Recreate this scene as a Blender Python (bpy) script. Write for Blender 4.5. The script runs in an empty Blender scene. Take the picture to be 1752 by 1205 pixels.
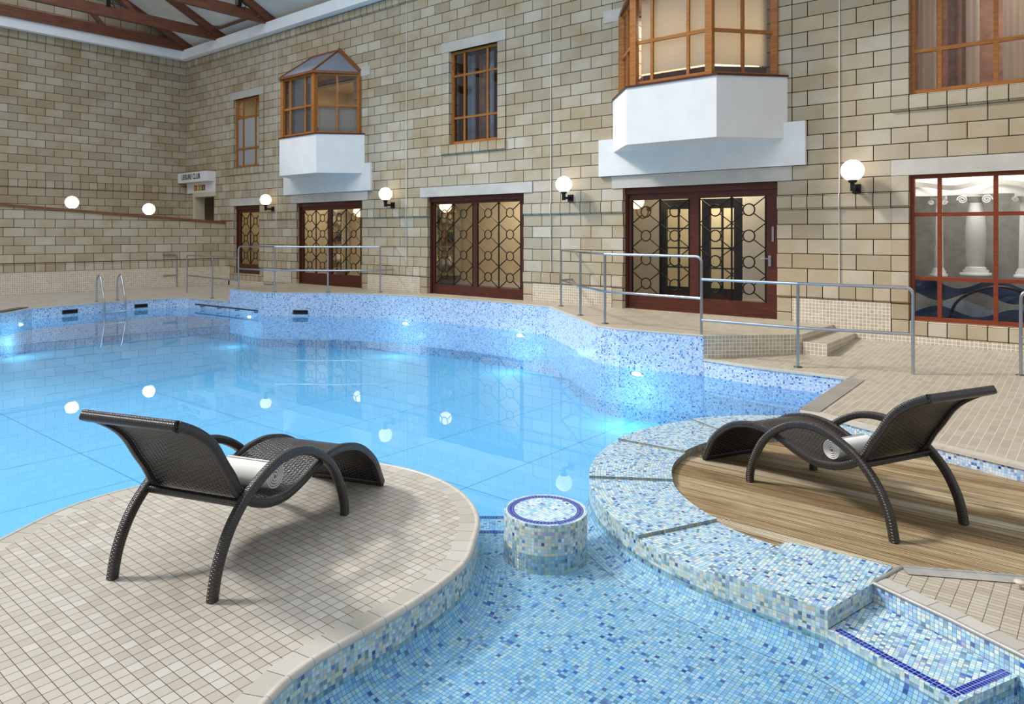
import bpy, math, random
from mathutils import Vector
random.seed(7)
S = bpy.context.scene
COL = S.collection
# ------------------------------------------------------------------ camera
TH = math.radians(40.34174589)
EYE = 1.35
CAM = (22.68854, -11.48681, EYE)
cd = bpy.data.cameras.new('camera'); cam = bpy.data.objects.new('camera', cd); COL.objects.link(cam)
cam.location = CAM; cam.rotation_euler = (math.pi/2, 0, TH)
cd.sensor_width = 36.0; cd.lens = 1240.0/1752.0*36.0
cd.shift_x = 36.0/1752.0; cd.shift_y = -203.0/1752.0
cd.clip_start = 0.05; cd.clip_end = 200
S.camera = cam
# ------------------------------------------------------------------ world, sun, big lights
W = bpy.data.worlds.new('world'); S.world = W; W.use_nodes = True
wn = W.node_tree.nodes; wl = W.node_tree.links
bg = wn['Background']
tc = wn.new('ShaderNodeTexCoord'); sx = wn.new('ShaderNodeSeparateXYZ'); wr = wn.new('ShaderNodeValToRGB')
wl.new(tc.outputs['Generated'], sx.inputs[0]); wl.new(sx.outputs[2], wr.inputs[0]); wl.new(wr.outputs[0], bg.inputs[0])
wr.color_ramp.elements[0].position = 0.0; wr.color_ramp.elements[0].color = (0.42, 0.40, 0.38, 1)
wr.color_ramp.elements[1].position = 0.5; wr.color_ramp.elements[1].color = (0.86, 0.93, 1.0, 1)
bg.inputs[1].default_value = 0.72
sd = bpy.data.lights.new('daylight_sun', 'SUN'); sun = bpy.data.objects.new('daylight_sun', sd); COL.objects.link(sun)
sd.energy = 2.9; sd.angle = math.radians(9); sd.color = (1.0, 0.97, 0.92)
sun.rotation_euler = Vector((0.64, 0.36, -0.66)).to_track_quat('-Z', 'Y').to_euler()
ad = bpy.data.lights.new('roof_fill_light', 'AREA'); ad.shape = 'RECTANGLE'; ad.size = 13; ad.size_y = 9; ad.energy = 620; ad.color = (0.93, 0.97, 1.0)  # added overhead fill, standing in for daylight through an unseen glazed roof
al = bpy.data.objects.new('roof_fill_light', ad); COL.objects.link(al); al.location = (12.0, -8.5, 10.5); al.rotation_euler = (math.radians(12), math.radians(8), 0)
S.view_settings.view_transform = 'Standard'; S.view_settings.look = 'None'
S.view_settings.exposure = 0.12; S.view_settings.gamma = 1.0; S.view_settings.use_curve_mapping = False

# ------------------------------------------------------------------ helpers
def lin(c):
    if isinstance(c, str):
        c = tuple(int(c[i:i+2], 16)/255 for i in (0, 2, 4))
    return tuple((x/12.92 if x <= 0.04045 else ((x+0.055)/1.055)**2.4) for x in c) + (1.0,)

class Mat:
    """small node builder"""
    def __init__(s, name):
        s.m = bpy.data.materials.new(name); s.m.use_nodes = True
        s.n = s.m.node_tree.nodes; s.l = s.m.node_tree.links
        s.p = s.n['Principled BSDF']; s.out = s.n['Material Output']
    def put(s, sock, v):
        if hasattr(v, 'is_output') or isinstance(v, bpy.types.NodeSocket): s.l.new(v, sock)
        elif v is not None: sock.default_value = v
    def math(s, op, a, b=None, c=None):
        nd = s.n.new('ShaderNodeMath'); nd.operation = op
        s.put(nd.inputs[0], a)
        if b is not None: s.put(nd.inputs[1], b)
        if c is not None: s.put(nd.inputs[2], c)
        return nd.outputs[0]
    def uv(s):
        nd = s.n.new('ShaderNodeUVMap'); nd.uv_map = 'UVMap'
        sp = s.n.new('ShaderNodeSeparateXYZ'); s.l.new(nd.outputs[0], sp.inputs[0])
        return sp.outputs[0], sp.outputs[1], nd.outputs[0]
    def comb(s, x, y, z=0.0):
        nd = s.n.new('ShaderNodeCombineXYZ'); s.put(nd.inputs[0], x); s.put(nd.inputs[1], y); s.put(nd.inputs[2], z)
        return nd.outputs[0]
    def white(s, vec):
        nd = s.n.new('ShaderNodeTexWhiteNoise'); nd.noise_dimensions = '3D'; s.l.new(vec, nd.inputs[0])
        return nd.outputs['Value'], nd.outputs['Color']
    def noise(s, vec, scale, detail=3.0, rough=0.55):
        nd = s.n.new('ShaderNodeTexNoise'); 
        if vec is not None: s.l.new(vec, nd.inputs['Vector'])
        nd.inputs['Scale'].default_value = scale; nd.inputs['Detail'].default_value = detail; nd.inputs['Roughness'].default_value = rough
        return nd.outputs['Fac']
    def obj(s):
        return s.n.new('ShaderNodeTexCoord').outputs['Object']
    def geo(s):
        return s.n.new('ShaderNodeNewGeometry').outputs['Position']
    def ramp(s, fac, stops, const=False):
        nd = s.n.new('ShaderNodeValToRGB'); s.put(nd.inputs[0], fac)
        cr = nd.color_ramp; cr.interpolation = 'CONSTANT' if const else 'LINEAR'
        while len(cr.elements) < len(stops): cr.elements.new(0.5)
        for e, (p, c) in zip(cr.elements, stops):
            e.position = p; e.color = lin(c) if not (isinstance(c, tuple) and len(c) == 4) else c
        return nd.outputs[0]
    def mix(s, fac, a, b, mode='MIX'):
        nd = s.n.new('ShaderNodeMix'); nd.data_type = 'RGBA'; nd.blend_type = mode
        s.put(nd.inputs[0], fac); s.put(nd.inputs[6], a); s.put(nd.inputs[7], b)
        return nd.outputs[2]
    def bump(s, h, strength=0.3, dist=0.01):
        nd = s.n.new('ShaderNodeBump'); nd.inputs['Strength'].default_value = strength; nd.inputs['Distance'].default_value = dist
        s.put(nd.inputs['Height'], h); s.l.new(nd.outputs[0], s.p.inputs['Normal'])
    def fin(s, col=None, rough=0.5, metal=0.0, spec=0.5):
        if col is not None: s.put(s.p.inputs['Base Color'], col)
        s.put(s.p.inputs['Roughness'], rough); s.put(s.p.inputs['Metallic'], metal)
        s.p.inputs['Specular IOR Level'].default_value = spec
        return s.m

def simple(name, col, rough=0.5, metal=0.0, spec=0.5, var=0.06, vscale=3.0):
    M = Mat(name)
    n = M.noise(M.obj(), vscale, 4)
    c = lin(col)
    d = tuple(x*(1-var*2) for x in c[:3]) + (1,); e = tuple(min(1, x*(1+var*2)) for x in c[:3]) + (1,)
    return M.fin(M.ramp(n, [(0.3, d), (0.7, e)]), rough, metal, spec)

def emit(name, col, strength):
    M = Mat(name); c = lin(col)
    M.p.inputs['Base Color'].default_value = (0.8, 0.8, 0.8, 1)
    M.p.inputs['Emission Color'].default_value = c; M.p.inputs['Emission Strength'].default_value = strength
    return M.m

PB = 0.4536; CJ = 19.685; ZS = 1.714
def block_mat(name, half=False, phase=CJ, dark=1.0, tint=None):
    M = Mat(name); u, v, uvv = M.uv()
    P = PB/2 if half else PB
    uu = M.math('DIVIDE', M.math('SUBTRACT', u, phase), P)
    vv = M.math('DIVIDE', M.math('SUBTRACT', v, ZS), 0.225)
    row = M.math('FLOOR', vv)
    if not half:
        par = M.math('MULTIPLY', M.math('SUBTRACT', 1.0, M.math('FLOORED_MODULO', row, 2.0)), 0.5)
        uu = M.math('ADD', uu, par)
    cell = M.math('FLOOR', uu)
    fu = M.math('SUBTRACT', uu, cell); fv = M.math('SUBTRACT', vv, row)
    du = M.math('MULTIPLY', M.math('MINIMUM', fu, M.math('SUBTRACT', 1.0, fu)), P)
    dv = M.math('MULTIPLY', M.math('MINIMUM', fv, M.math('SUBTRACT', 1.0, fv)), 0.225)
    d = M.math('MINIMUM', du, dv)
    joint = M.math('LESS_THAN', d, 0.0062)
    wv, wc = M.white(M.comb(cell, row, 3.0 if half else 1.0))
    base = M.ramp(wv, [(0, 'ab9e88'), (0.3, 'b8ab94'), (0.6, 'c0b49d'), (0.85, 'c7bca7'), (1, 'd0c7b7')])
    blot = M.noise(uvv, 1.3, 5, 0.6)
    base = M.mix(M.ramp(blot, [(0.43, (0, 0, 0, 1)), (0.72, (0.7, 0.7, 0.7, 1))]), base, lin('a98d64'), 'MIX')
    blot2 = M.noise(uvv, 0.7, 3, 0.5)
    base = M.mix(M.ramp(blot2, [(0.5, (0, 0, 0, 1)), (0.8, (0.55, 0.55, 0.55, 1))]), base, lin('d8d2c8'), 'MIX')
    sp = M.noise(uvv, 150, 2, 0.7)
    base = M.mix(M.ramp(sp, [(0.30, (0.5, 0.5, 0.5, 1)), (0.42, (0, 0, 0, 1))]), base, lin('8a7452'), 'MIX')
    gr = M.noise(uvv, 45, 3, 0.7)
    base = M.mix(M.math('MULTIPLY', gr, 0.35), base, lin('a2906f'), 'MIX')
    if tint: base = M.mix(0.5, base, lin(tint))
    col = M.mix(joint, base, lin('2a2018'))
    edge = M.math('MINIMUM', M.math('DIVIDE', d, 0.016), 1.0)
    h = M.math('ADD', edge, M.math('MULTIPLY', gr, 0.25))
    M.bump(h, 0.6, 0.006)
    return M.fin(col, 0.85, 0, 0.25)

def tile_grid(M, u, v, pu, pv, grout):
    uu = M.math('DIVIDE', u, pu); vv = M.math('DIVIDE', v, pv)
    cu = M.math('FLOOR', uu); cv = M.math('FLOOR', vv)
    fu = M.math('SUBTRACT', uu, cu); fv = M.math('SUBTRACT', vv, cv)
    du = M.math('MULTIPLY', M.math('MINIMUM', fu, M.math('SUBTRACT', 1.0, fu)), pu)
    dv = M.math('MULTIPLY', M.math('MINIMUM', fv, M.math('SUBTRACT', 1.0, fv)), pv)
    d = M.math('MINIMUM', du, dv)
    return cu, cv, d, M.math('LESS_THAN', d, grout)

MOS = [('b4d6ec', .17), ('98c6e8', .15), ('d2e2e4', .13), ('84b6e0', .10), ('a6cacf', .10), ('cdd3c8', .11), ('7aa8c8', .07),
       ('6c98aa', .05), ('949fd4', .04), ('547f98', .03), ('2a68b8', .03), ('14348c', .02)]
def mosaic_mat(name, pitch=0.0205, pal=MOS, grout='6f8088', gw=0.0011, rough=0.18, blue=False):
    M = Mat(name); u, v, uvv = M.uv()
    cu, cv, d, g = tile_grid(M, u, v, pitch, pitch, gw)
    wv, wc = M.white(M.comb(cu, cv, 0.5))
    acc = 0; stops = []
    for c, p in pal: stops.append((acc, c)); acc += p
    c = M.ramp(wv, stops, True)
    wv2, _ = M.white(M.comb(cu, cv, 7.5))
    c = M.mix(M.math('MULTIPLY', wv2, 0.22), c, lin('e8eef0') if not blue else lin('1a2c9c'))
    c = M.mix(g, c, lin(grout))
    M.bump(M.math('MINIMUM', M.math('DIVIDE', d, 0.003), 1.0), 0.35, 0.002)
    return M.fin(c, rough, 0, 0.5)

def deck_mat(name, pitch, cols, grout, gw, rough=0.38, ph=(0, 0), pv=None, cross=None):
    M = Mat(name); u, v, uvv = M.uv()
    cu, cv, d, g = tile_grid(M, M.math('SUBTRACT', u, ph[0]), M.math('SUBTRACT', v, ph[1]), pitch, pv or pitch, gw)
    wv, wc = M.white(M.comb(cu, cv, 2.5))
    c = M.ramp(wv, [(i/(len(cols)-1), x) for i, x in enumerate(cols)])
    n = M.noise(uvv, 2.2, 5, 0.65)
    c = M.mix(M.ramp(n, [(0.45, (0, 0, 0, 1)), (0.75, (0.3, 0.3, 0.3, 1))]), c, lin('a5937c'))
    n2 = M.noise(uvv, 90, 3, 0.7)
    c = M.mix(M.math('MULTIPLY', n2, 0.25), c, lin(cols[0]))
    g2 = M.noise(uvv, 5.0, 2, 0.5)
    gc = M.mix(M.math('MULTIPLY', g2, .6), lin(grout), lin('7d6f5c')) if grout < 'a' else lin(grout)
    if cross:
        fu = M.math('FLOORED_MODULO', u, pitch); fv = M.math('FLOORED_MODULO', v, pv)
        c = M.mix(M.math('LESS_THAN', M.math('MINIMUM', fv, M.math('SUBTRACT', pv, fv)), gw*.8), c, lin(cross))
        g = M.math('LESS_THAN', M.math('MINIMUM', fu, M.math('SUBTRACT', pitch, fu)), gw)
    c = M.mix(g, c, gc)
    M.bump(M.math('ADD', M.math('MINIMUM', M.math('DIVIDE', d, 0.004), 1.0), M.math('MULTIPLY', n2, 0.3)), 0.35, 0.002)
    r = M.math('ADD', rough-0.1, M.math('MULTIPLY', n, 0.25))
    return M.fin(c, r, 0, 0.4)

def ribbed_mat():
    M = Mat('ribbed_coping_tile'); u, v, uvv = M.uv()
    ju = M.math('FLOORED_MODULO', u, 0.132)
    j = M.math('LESS_THAN', M.math('MINIMUM', ju, M.math('SUBTRACT', 0.132, ju)), 0.0016)
    rb = M.math('ABSOLUTE', M.math('SINE', M.math('MULTIPLY', v, math.pi/0.0066)))
    cu = M.math('FLOOR', M.math('DIVIDE', u, 0.132)); wv, _ = M.white(M.comb(cu, 0.0, 1.0))
    c = M.ramp(wv, [(0, 'b9b2a6'), (1, 'cbc6bd')])
    c = M.mix(M.math('MULTIPLY', M.math('LESS_THAN', rb, 0.42), 0.55), c, lin('6f675c'))
    c = M.mix(j, c, lin('463d33'))
    M.bump(rb, 0.5, 0.002)
    return M.fin(c, 0.45, 0, 0.4)
def nosing_mat(name, a, b, jl=0.132):
    M = Mat(name); u, v, uvv = M.uv()
    ju = M.math('FLOORED_MODULO', u, jl)
    j = M.math('LESS_THAN', M.math('MINIMUM', ju, M.math('SUBTRACT', jl, ju)), 0.0016)
    n = M.noise(uvv, 9, 3)
    c = M.mix(j, M.ramp(n, [(0.3, a), (0.7, b)]), lin('8c8479'))
    return M.fin(c, 0.28, 0, 0.5)

def wood_mat(name, a, b, rough=0.45, scale=(1, 14, 14), spec=0.4):
    M = Mat(name)
    mp = M.n.new('ShaderNodeMapping'); mp.inputs['Scale'].default_value = scale
    M.l.new(M.obj(), mp.inputs[0])
    n = M.noise(mp.outputs[0], 3.0, 5, 0.65)
    M.bump(n, 0.15, 0.003)
    return M.fin(M.ramp(n, [(0.3, a), (0.7, b)]), rough, 0, spec)

def decking_mat():
    M = Mat('weathered_decking'); u, v, uvv = M.uv()
    bw = 0.12; gp = bw/6
    vv = M.math('DIVIDE', v, bw); cv = M.math('FLOOR', vv); fv = M.math('SUBTRACT', vv, cv)
    gap = M.math('LESS_THAN', M.math('MINIMUM', fv, M.math('SUBTRACT', 1.0, fv)), 0.034)
    gv = M.math('FLOORED_MODULO', v, gp)
    gd = M.math('MINIMUM', gv, M.math('SUBTRACT', gp, gv))
    wv, _ = M.white(M.comb(0.0, cv, 5.0))
    rib = M.math('FLOOR', M.math('DIVIDE', v, gp))
    wr2, _ = M.white(M.comb(1.0, rib, 9.0))
    mp = M.n.new('ShaderNodeMapping'); mp.inputs['Scale'].default_value = (1.2, 34, 1); M.l.new(uvv, mp.inputs[0])
    off = M.n.new('ShaderNodeVectorMath'); off.operation = 'ADD'; M.l.new(mp.outputs[0], off.inputs[0]); M.l.new(M.comb(M.math('MULTIPLY', wv, 20.0), 0.0, wv), off.inputs[1])
    n = M.noise(off.outputs[0], 1.6, 6, 0.7)
    c = M.ramp(M.math('ADD', M.math('MULTIPLY', n, 0.7), M.math('MULTIPLY', wv, 0.3)), [(0.30, '70583a'), (0.40, '9d845e'), (0.52, 'c3b08c'), (0.72, 'dacfb8')])
    c = M.mix(M.math('MULTIPLY', wr2, 0.3), c, lin('937a56'))
    st = M.noise(uvv, 1.5, 4, 0.6)
    c = M.mix(M.ramp(st, [(0.5, (0, 0, 0, 1)), (0.75, (0.5, 0.5, 0.5, 1))]), c, lin('8d7350'))
    kn = M.noise(off.outputs[0], 4.5, 2, 0.6)
    c = M.mix(M.ramp(kn, [(0.26, (0.8, 0.8, 0.8, 1)), (0.34, (0, 0, 0, 1))]), c, lin('4a3a26'))
    gn = M.noise(off.outputs[0], 2.7, 3, 0.6)
    c = M.mix(M.math('MULTIPLY', M.math('LESS_THAN', gd, 0.0034), M.ramp(gn, [(0.35, (0.35, 0.35, 0.35, 1)), (0.6, (1, 1, 1, 1))])), c, lin('2e2216'))
    c = M.mix(gap, c, lin('1d150c'))
    hh = M.math('MINIMUM', M.math('DIVIDE', gd, 0.004), 1.0)
    M.bump(M.math('SUBTRACT', hh, M.math('MULTIPLY', gap, 2.0)), 0.7, 0.004)
    return M.fin(c, 0.7, 0, 0.25)

def weave_mat(name, pu, pv, a='1d1613', b='463a34', st=0.75):
    """basket weave of flat resin strands; u runs along, v across"""
    M = Mat(name); u, v, uvv = M.uv()
    uu = M.math('DIVIDE', u, pu); vv = M.math('DIVIDE', v, pv)
    cu = M.math('FLOOR', uu); cv = M.math('FLOOR', vv)
    par = M.math('FLOORED_MODULO', M.math('ADD', cu, cv), 2.0)
    su = M.math('ABSOLUTE', M.math('SINE', M.math('MULTIPLY', uu, math.pi)))
    sv = M.math('ABSOLUTE', M.math('SINE', M.math('MULTIPLY', vv, math.pi)))
    h1 = M.math('MULTIPLY', M.math('POWER', su, 0.6), M.math('ADD', 0.45, M.math('MULTIPLY', sv, 0.55)))
    h2 = M.math('MULTIPLY', M.math('POWER', sv, 0.6), M.math('ADD', 0.25, M.math('MULTIPLY', su, 0.35)))
    h = M.math('ADD', M.math('MULTIPLY', par, h1), M.math('MULTIPLY', M.math('SUBTRACT', 1.0, par), h2))
    c = M.ramp(h, [(0.10, '070504'), (0.45, a), (1.0, b)])
    M.bump(h, st, 0.005)
    return M.fin(c, 0.27, 0, 0.75)

def water_mat():
    M = Mat('pool_water')
    n = M.n; l = M.l
    tr = n.new('ShaderNodeBsdfTransparent'); tr.inputs[0].default_value = (0.80, 0.935, 1.0, 1)
    gl = n.new('ShaderNodeBsdfGlossy'); gl.inputs['Roughness'].default_value = 0.0; gl.inputs[0].default_value = (1, 1, 1, 1)
    fr = n.new('ShaderNodeFresnel'); fr.inputs[0].default_value = 1.33
    mx = n.new('ShaderNodeMixShader')
    b = n.new('ShaderNodeBump'); b.inputs['Strength'].default_value = 0.025; b.inputs['Distance'].default_value = 0.02
    nz = M.noise(M.geo(), 2.2, 2, 0.4); l.new(nz, b.inputs['Height'])
    l.new(b.outputs[0], gl.inputs['Normal']); l.new(b.outputs[0], fr.inputs['Normal'])
    l.new(fr.outputs[0], mx.inputs[0]); l.new(tr.outputs[0], mx.inputs[1]); l.new(gl.outputs[0], mx.inputs[2])
    l.new(mx.outputs[0], M.out.inputs[0])
    return M.m
def glass_mat(name='window_glass', tint=(0.93, 0.95, 0.95, 1), boost=1.0, frost=None):
    M = Mat(name); n = M.n; l = M.l
    tr = n.new('ShaderNodeBsdfTransparent'); tr.inputs[0].default_value = tint
    gl = n.new('ShaderNodeBsdfGlossy'); gl.inputs['Roughness'].default_value = 0.01
    fr = n.new('ShaderNodeFresnel'); fr.inputs[0].default_value = 1.45
    mx = n.new('ShaderNodeMixShader')
    l.new(M.math('MULTIPLY', fr.outputs[0], boost), mx.inputs[0]); l.new(tr.outputs[0], mx.inputs[1]); l.new(gl.outputs[0], mx.inputs[2])
    last = mx.outputs[0]
    if frost:
        df = n.new('ShaderNodeBsdfDiffuse'); df.inputs[0].default_value = lin(frost)
        m2 = n.new('ShaderNodeMixShader'); m2.inputs[0].default_value = 0.72
        l.new(last, m2.inputs[1]); l.new(df.outputs[0], m2.inputs[2]); last = m2.outputs[0]
    l.new(last, M.out.inputs[0])
    return M.m

class MB:
    def __init__(s): s.v = []; s.f = []; s.uv = []; s.mi = []; s.sm = []
    def face(s, pts, uv=None, m=0, smooth=False):
        i = len(s.v); s.v += [tuple(p) for p in pts]; s.f.append(tuple(range(i, i+len(pts))))
        if uv is None:
            a = Vector(pts[0]); nrm = Vector((0, 0, 0))
            for k in range(1, len(pts)-1): nrm += (Vector(pts[k])-a).cross(Vector(pts[k+1])-a)
            ax = max(range(3), key=lambda q: abs(nrm[q]))
            uv = [((p[1], p[2]) if ax == 0 else (p[0], p[2]) if ax == 1 else (p[0], p[1])) for p in pts]
        s.uv.append(uv); s.mi.append(m); s.sm.append(smooth)
    def grid(s, P, UV=None, m=0, smooth=True, cu=False):
        """P[i][j] points; shared vertices"""
        base = len(s.v); nr = len(P); nc = len(P[0])
        for r in P: s.v += [tuple(p) for p in r]
        for i in range(nr-1):
            for j in range(nc-1):
                s.f.append((base+i*nc+j, base+(i+1)*nc+j, base+(i+1)*nc+j+1, base+i*nc+j+1))
                if UV: s.uv.append([UV[i][j], UV[i+1][j], UV[i+1][j+1], UV[i][j+1]])
                else: s.uv.append([(P[a][b][0], P[a][b][1]) for a, b in ((i, j), (i+1, j), (i+1, j+1), (i, j+1))])
                s.mi.append(m); s.sm.append(smooth)
    def box(s, x0, x1, y0, y1, z0, z1, m=0):
        a = [(x0, y0, z0), (x1, y0, z0), (x1, y1, z0), (x0, y1, z0), (x0, y0, z1), (x1, y0, z1), (x1, y1, z1), (x0, y1, z1)]
        for q in ((0, 3, 2, 1), (4, 5, 6, 7), (0, 1, 5, 4), (1, 2, 6, 5), (2, 3, 7, 6), (3, 0, 4, 7)): s.face([a[i] for i in q], None, m)
    def bar(s, p, q, w, h, up=(0, 0, 1), m=0):
        """rectangular bar between two points"""
        p = Vector(p); q = Vector(q); d = (q-p).normalized(); up = Vector(up)
        r = d.cross(up)
        if r.length < 1e-4: r = d.cross(Vector((0, 1, 0)))
        r.normalize(); t = r.cross(d).normalized()
        c = [(r*sx*w/2 + t*sy*h/2) for sx, sy in ((-1, -1), (1, -1), (1, 1), (-1, 1))]
        L = (q-p).length
        for k in range(4):
            a, b = c[k], c[(k+1) % 4]; e = (b-a).length
            s.face([p+a, p+b, q+b, q+a], [(0, k*.3), (0, k*.3+e), (L, k*.3+e), (L, k*.3)], m)
        s.face([p+x for x in reversed(c)], None, m); s.face([q+x for x in c], None, m)
    def prism(s, poly, z0, z1, m=0, mside=None, bottom=True, top=True, zt=None):
        """poly: list of (x,y) counter-clockwise; zt: per-vertex top heights"""
        n = len(poly); mside = m if mside is None else mside
        zt = zt or [z1]*n
        if top: s.face([(x, y, z) for (x, y), z in zip(poly, zt)], None, m)
        if bottom: s.face([(x, y, z0) for x, y in reversed(poly)], None, m)
        acc = 0
        for i in range(n):
            j = (i+1) % n; a, b = poly[i], poly[j]; e = math.dist(a, b)
            s.face([(a[0], a[1], z0), (b[0], b[1], z0), (b[0], b[1], zt[j]), (a[0], a[1], zt[i])], [(acc, z0), (acc+e, z0), (acc+e, zt[j]), (acc, zt[i])], mside)
            acc += e
    def tube(s, pts, r, seg=10, m=0, closed=False, square=None, cap=True, up=None, k=1.0):
        """round tube along points; square=(w,h) gives a rounded rectangle; up: constant side normal"""
        P = [Vector(p) for p in pts]; n = len(P); rings = []; UV = []; acc = 0
        side = None
        for i, p in enumerate(P):
            a = P[(i-1) % n] if (i > 0 or closed) else p; b = P[(i+1) % n] if (i < n-1 or closed) else p
            d = (b-a).normalized()
            if up is not None: sd = Vector(up)
            elif side is None:
                sd = d.cross(Vector((0, 0, 1)))
                if sd.length < 0.05: sd = d.cross(Vector((0, 1, 0)))
            else: sd = side - d*side.dot(d)
            sd.normalize(); side = sd; t = sd.cross(d).normalized()
            ring = []
            for q in range(seg+1):
                an = 2*math.pi*q/seg
                if square:
                    w, h = square; c_, s_ = math.cos(an), math.sin(an)
                    ex = 0.45
                    x = math.copysign(abs(c_)**ex, c_)*w/2; y = math.copysign(abs(s_)**ex, s_)*h/2
                else: x, y = math.cos(an)*r, math.sin(an)*r
                ring.append(p + sd*x + t*y)
            if i: acc += (P[i]-P[i-1]).length
            per = (2*math.pi*r if not square else 2*(square[0]+square[1]))
            rings.append(ring); UV.append([(acc*k, per*q/seg*k) for q in range(seg+1)])
        if closed: rings.append(rings[0]); UV.append([(acc+0.05, y) for _, y in UV[0]])
        s.grid(rings, UV, m)
        if cap and not closed:
            s.face([tuple(x) for x in reversed(rings[0][:-1])], None, m); s.face([tuple(x) for x in rings[-1][:-1]], None, m)
    def lathe(s, prof, c=(0, 0, 0), seg=32, m=0, cap=False, kz=1.0):
        rings = []; UV = []; acc = 0
        for i, (r, z) in enumerate(prof):
            if i: acc += math.dist(prof[i-1], prof[i])
            rings.append([(c[0]+r*math.cos(2*math.pi*q/seg), c[1]+r*math.sin(2*math.pi*q/seg), c[2]+z) for q in range(seg+1)])
            UV.append([(2*math.pi*q/seg*max(x[0] for x in prof), acc) for q in range(seg+1)])
        s.grid([list(reversed(x)) for x in rings], [list(reversed(x)) for x in UV], m)
    def sphere(s, c, r, seg=24, m=0):
        s.lathe([(max(1e-4, r*math.sin(math.pi*i/14)), -r*math.cos(math.pi*i/14)) for i in range(15)], c, seg, m)
    def build(s, name, mats, parent=None, kind=None):
        me = bpy.data.meshes.new(name); o = bpy.data.objects.new(name, me); COL.objects.link(o)
        loc = Vector((0, 0, 0))
        q = parent
        while q is not None: loc += q.location; q = q.parent
        if parent is None and s.v and kind is None:
            n = len(s.v); loc = Vector((sum(v[0] for v in s.v)/n, sum(v[1] for v in s.v)/n, min(v[2] for v in s.v)))
            o.location = loc
        me.from_pydata([tuple(Vector(v)-loc) for v in s.v], [], s.f)
        if not isinstance(mats, (list, tuple)): mats = [mats]
        for m in mats: me.materials.append(m)
        ul = me.uv_layers.new(name='UVMap')
        k = 0
        for pi, p in enumerate(me.polygons):
            p.material_index = s.mi[pi]; p.use_smooth = s.sm[pi]
            for t in range(p.loop_total):
                ul.data[p.loop_start+t].uv = s.uv[pi][t]
        me.update()
        if parent: o.parent = parent
        if kind: o['kind'] = kind
        return o

def thing(name, label, cat, loc, rz=0.0, group=None, kind=None):
    o = bpy.data.objects.new(name, None); COL.objects.link(o); o.empty_display_size = 0.2
    o.location = loc; o.rotation_euler = (0, 0, rz)
    if label: o['label'] = label
    if cat: o['category'] = cat
    if group: o['group'] = group
    if kind: o['kind'] = kind
    return o
def tag(o, label=None, cat=None, group=None, kind=None):
    if label: o['label'] = label
    if cat: o['category'] = cat
    if group: o['group'] = group
    if kind: o['kind'] = kind
    return o

def smooth(pts, n=6, closed=False):
    """Catmull-Rom through the points (any dimension)"""
    out = []; m = len(pts)
    rng = m if closed else m-1
    for i in range(rng):
        p0 = pts[(i-1) % m] if (closed or i > 0) else pts[0]; p1 = pts[i]; p2 = pts[(i+1) % m]
        p3 = pts[(i+2) % m] if (closed or i < m-2) else pts[-1]
        for k in range(n):
            t = k/n
            out.append(tuple(0.5*((2*b)+(-a+c)*t+(2*a-5*b+4*c-d)*t*t+(-a+3*b-3*c+d)*t**3) for a, b, c, d in zip(p0, p1, p2, p3)))
    if not closed: out.append(tuple(pts[-1]))
    return out

def offset_line(pts, d):
    """offset an open 2D polyline to its left by d"""
    out = []; n = len(pts)
    for i in range(n):
        a = Vector(pts[max(0, i-1)]); b = Vector(pts[min(n-1, i+1)])
        t = (b-a).normalized(); out.append((pts[i][0]-t.y*d, pts[i][1]+t.x*d))
    return out

# ------------------------------------------------------------------ materials
M_BLOCK = block_mat('stone_block')
M_BLOCKH = block_mat('stone_half_block', half=True)
M_BLOCKL = block_mat('stone_block_side', phase=0.0)
M_BLOCKLH = block_mat('stone_half_block_side', half=True, phase=0.0)
M_LINTEL = simple('stone_lintel', 'c3bdb4', 0.8, var=0.05, vscale=2.5)
M_MOS = mosaic_mat('pool_mosaic')
M_MOSW = mosaic_mat('pool_mosaic_upright', pal=[('a6c0c0', .16), ('8fb4c4', .14), ('bcc4b0', .15), ('b4d0dc', .12), ('7ea6b8', .11), ('b8b098', .07), ('6a94a4', .07), ('5f8290', .05), ('8a92c8', .04), ('46707e', .04), ('2a68b0', .03), ('14348c', .02)], grout='a3a99c')
M_LEDGE = mosaic_mat('shaded_stained_mosaic_edge', pal=[('7d8a80', .3), ('8f8f7c', .3), ('6c7a78', .2), ('a09a82', .12), ('34507c', .08)], grout='6c6654')  # ledge shade and brown grout stain, both put into the tile colours
M_MOSF = mosaic_mat('pool_mosaic_floor', rough=0.5, pal=[('c4e2f4', .22), ('a4d2f0', .18), ('dcecf0', .18), ('8cc2ec', .12), ('acd0dc', .1), ('cad8d4', .08), ('7cacce', .04), ('6897b4', .02), ('8c9cd4', .02), ('2a68c0', .025), ('12308c', .015)])
M_MOST = mosaic_mat('far_pool_mosaic', pal=[('c6d6ee', .24), ('aac8ea', .2), ('d8deea', .2), ('92b8e2', .12), ('b6c2e0', .1), ('6f9ad0', .06), ('3c6fbe', .045), ('16307c', .035)], grout='9aa8b8')
M_BLUE = mosaic_mat('deep_blue_mosaic', pal=[('16278c', .5), ('1c339c', .3), ('121f78', .2)], grout='9fa8d0', blue=True)
M_WALLTILE = deck_mat('beige_wall_mosaic', 0.05, ['b7a891', 'c0b29c', 'c7baa5', 'd0c4b1'], 'efe8da', 0.0038, 0.4)
M_DECK = deck_mat('beige_deck_tile', 0.0592, ['b0a89b', 'b7b0a5', 'bcb6ac', 'beb6aa', 'c7c2bb'], '3a2e24', 0.0016, 0.36, (20.003, 0.0), 0.0553)
M_DECKR = deck_mat('brown_deck_tile', 0.066, ['a09584', 'a79c8b', 'ada291', 'b3a897'], 'ccc3b5', 0.0022, 0.45, (0, 0), 0.11, cross='8d8272')
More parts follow.
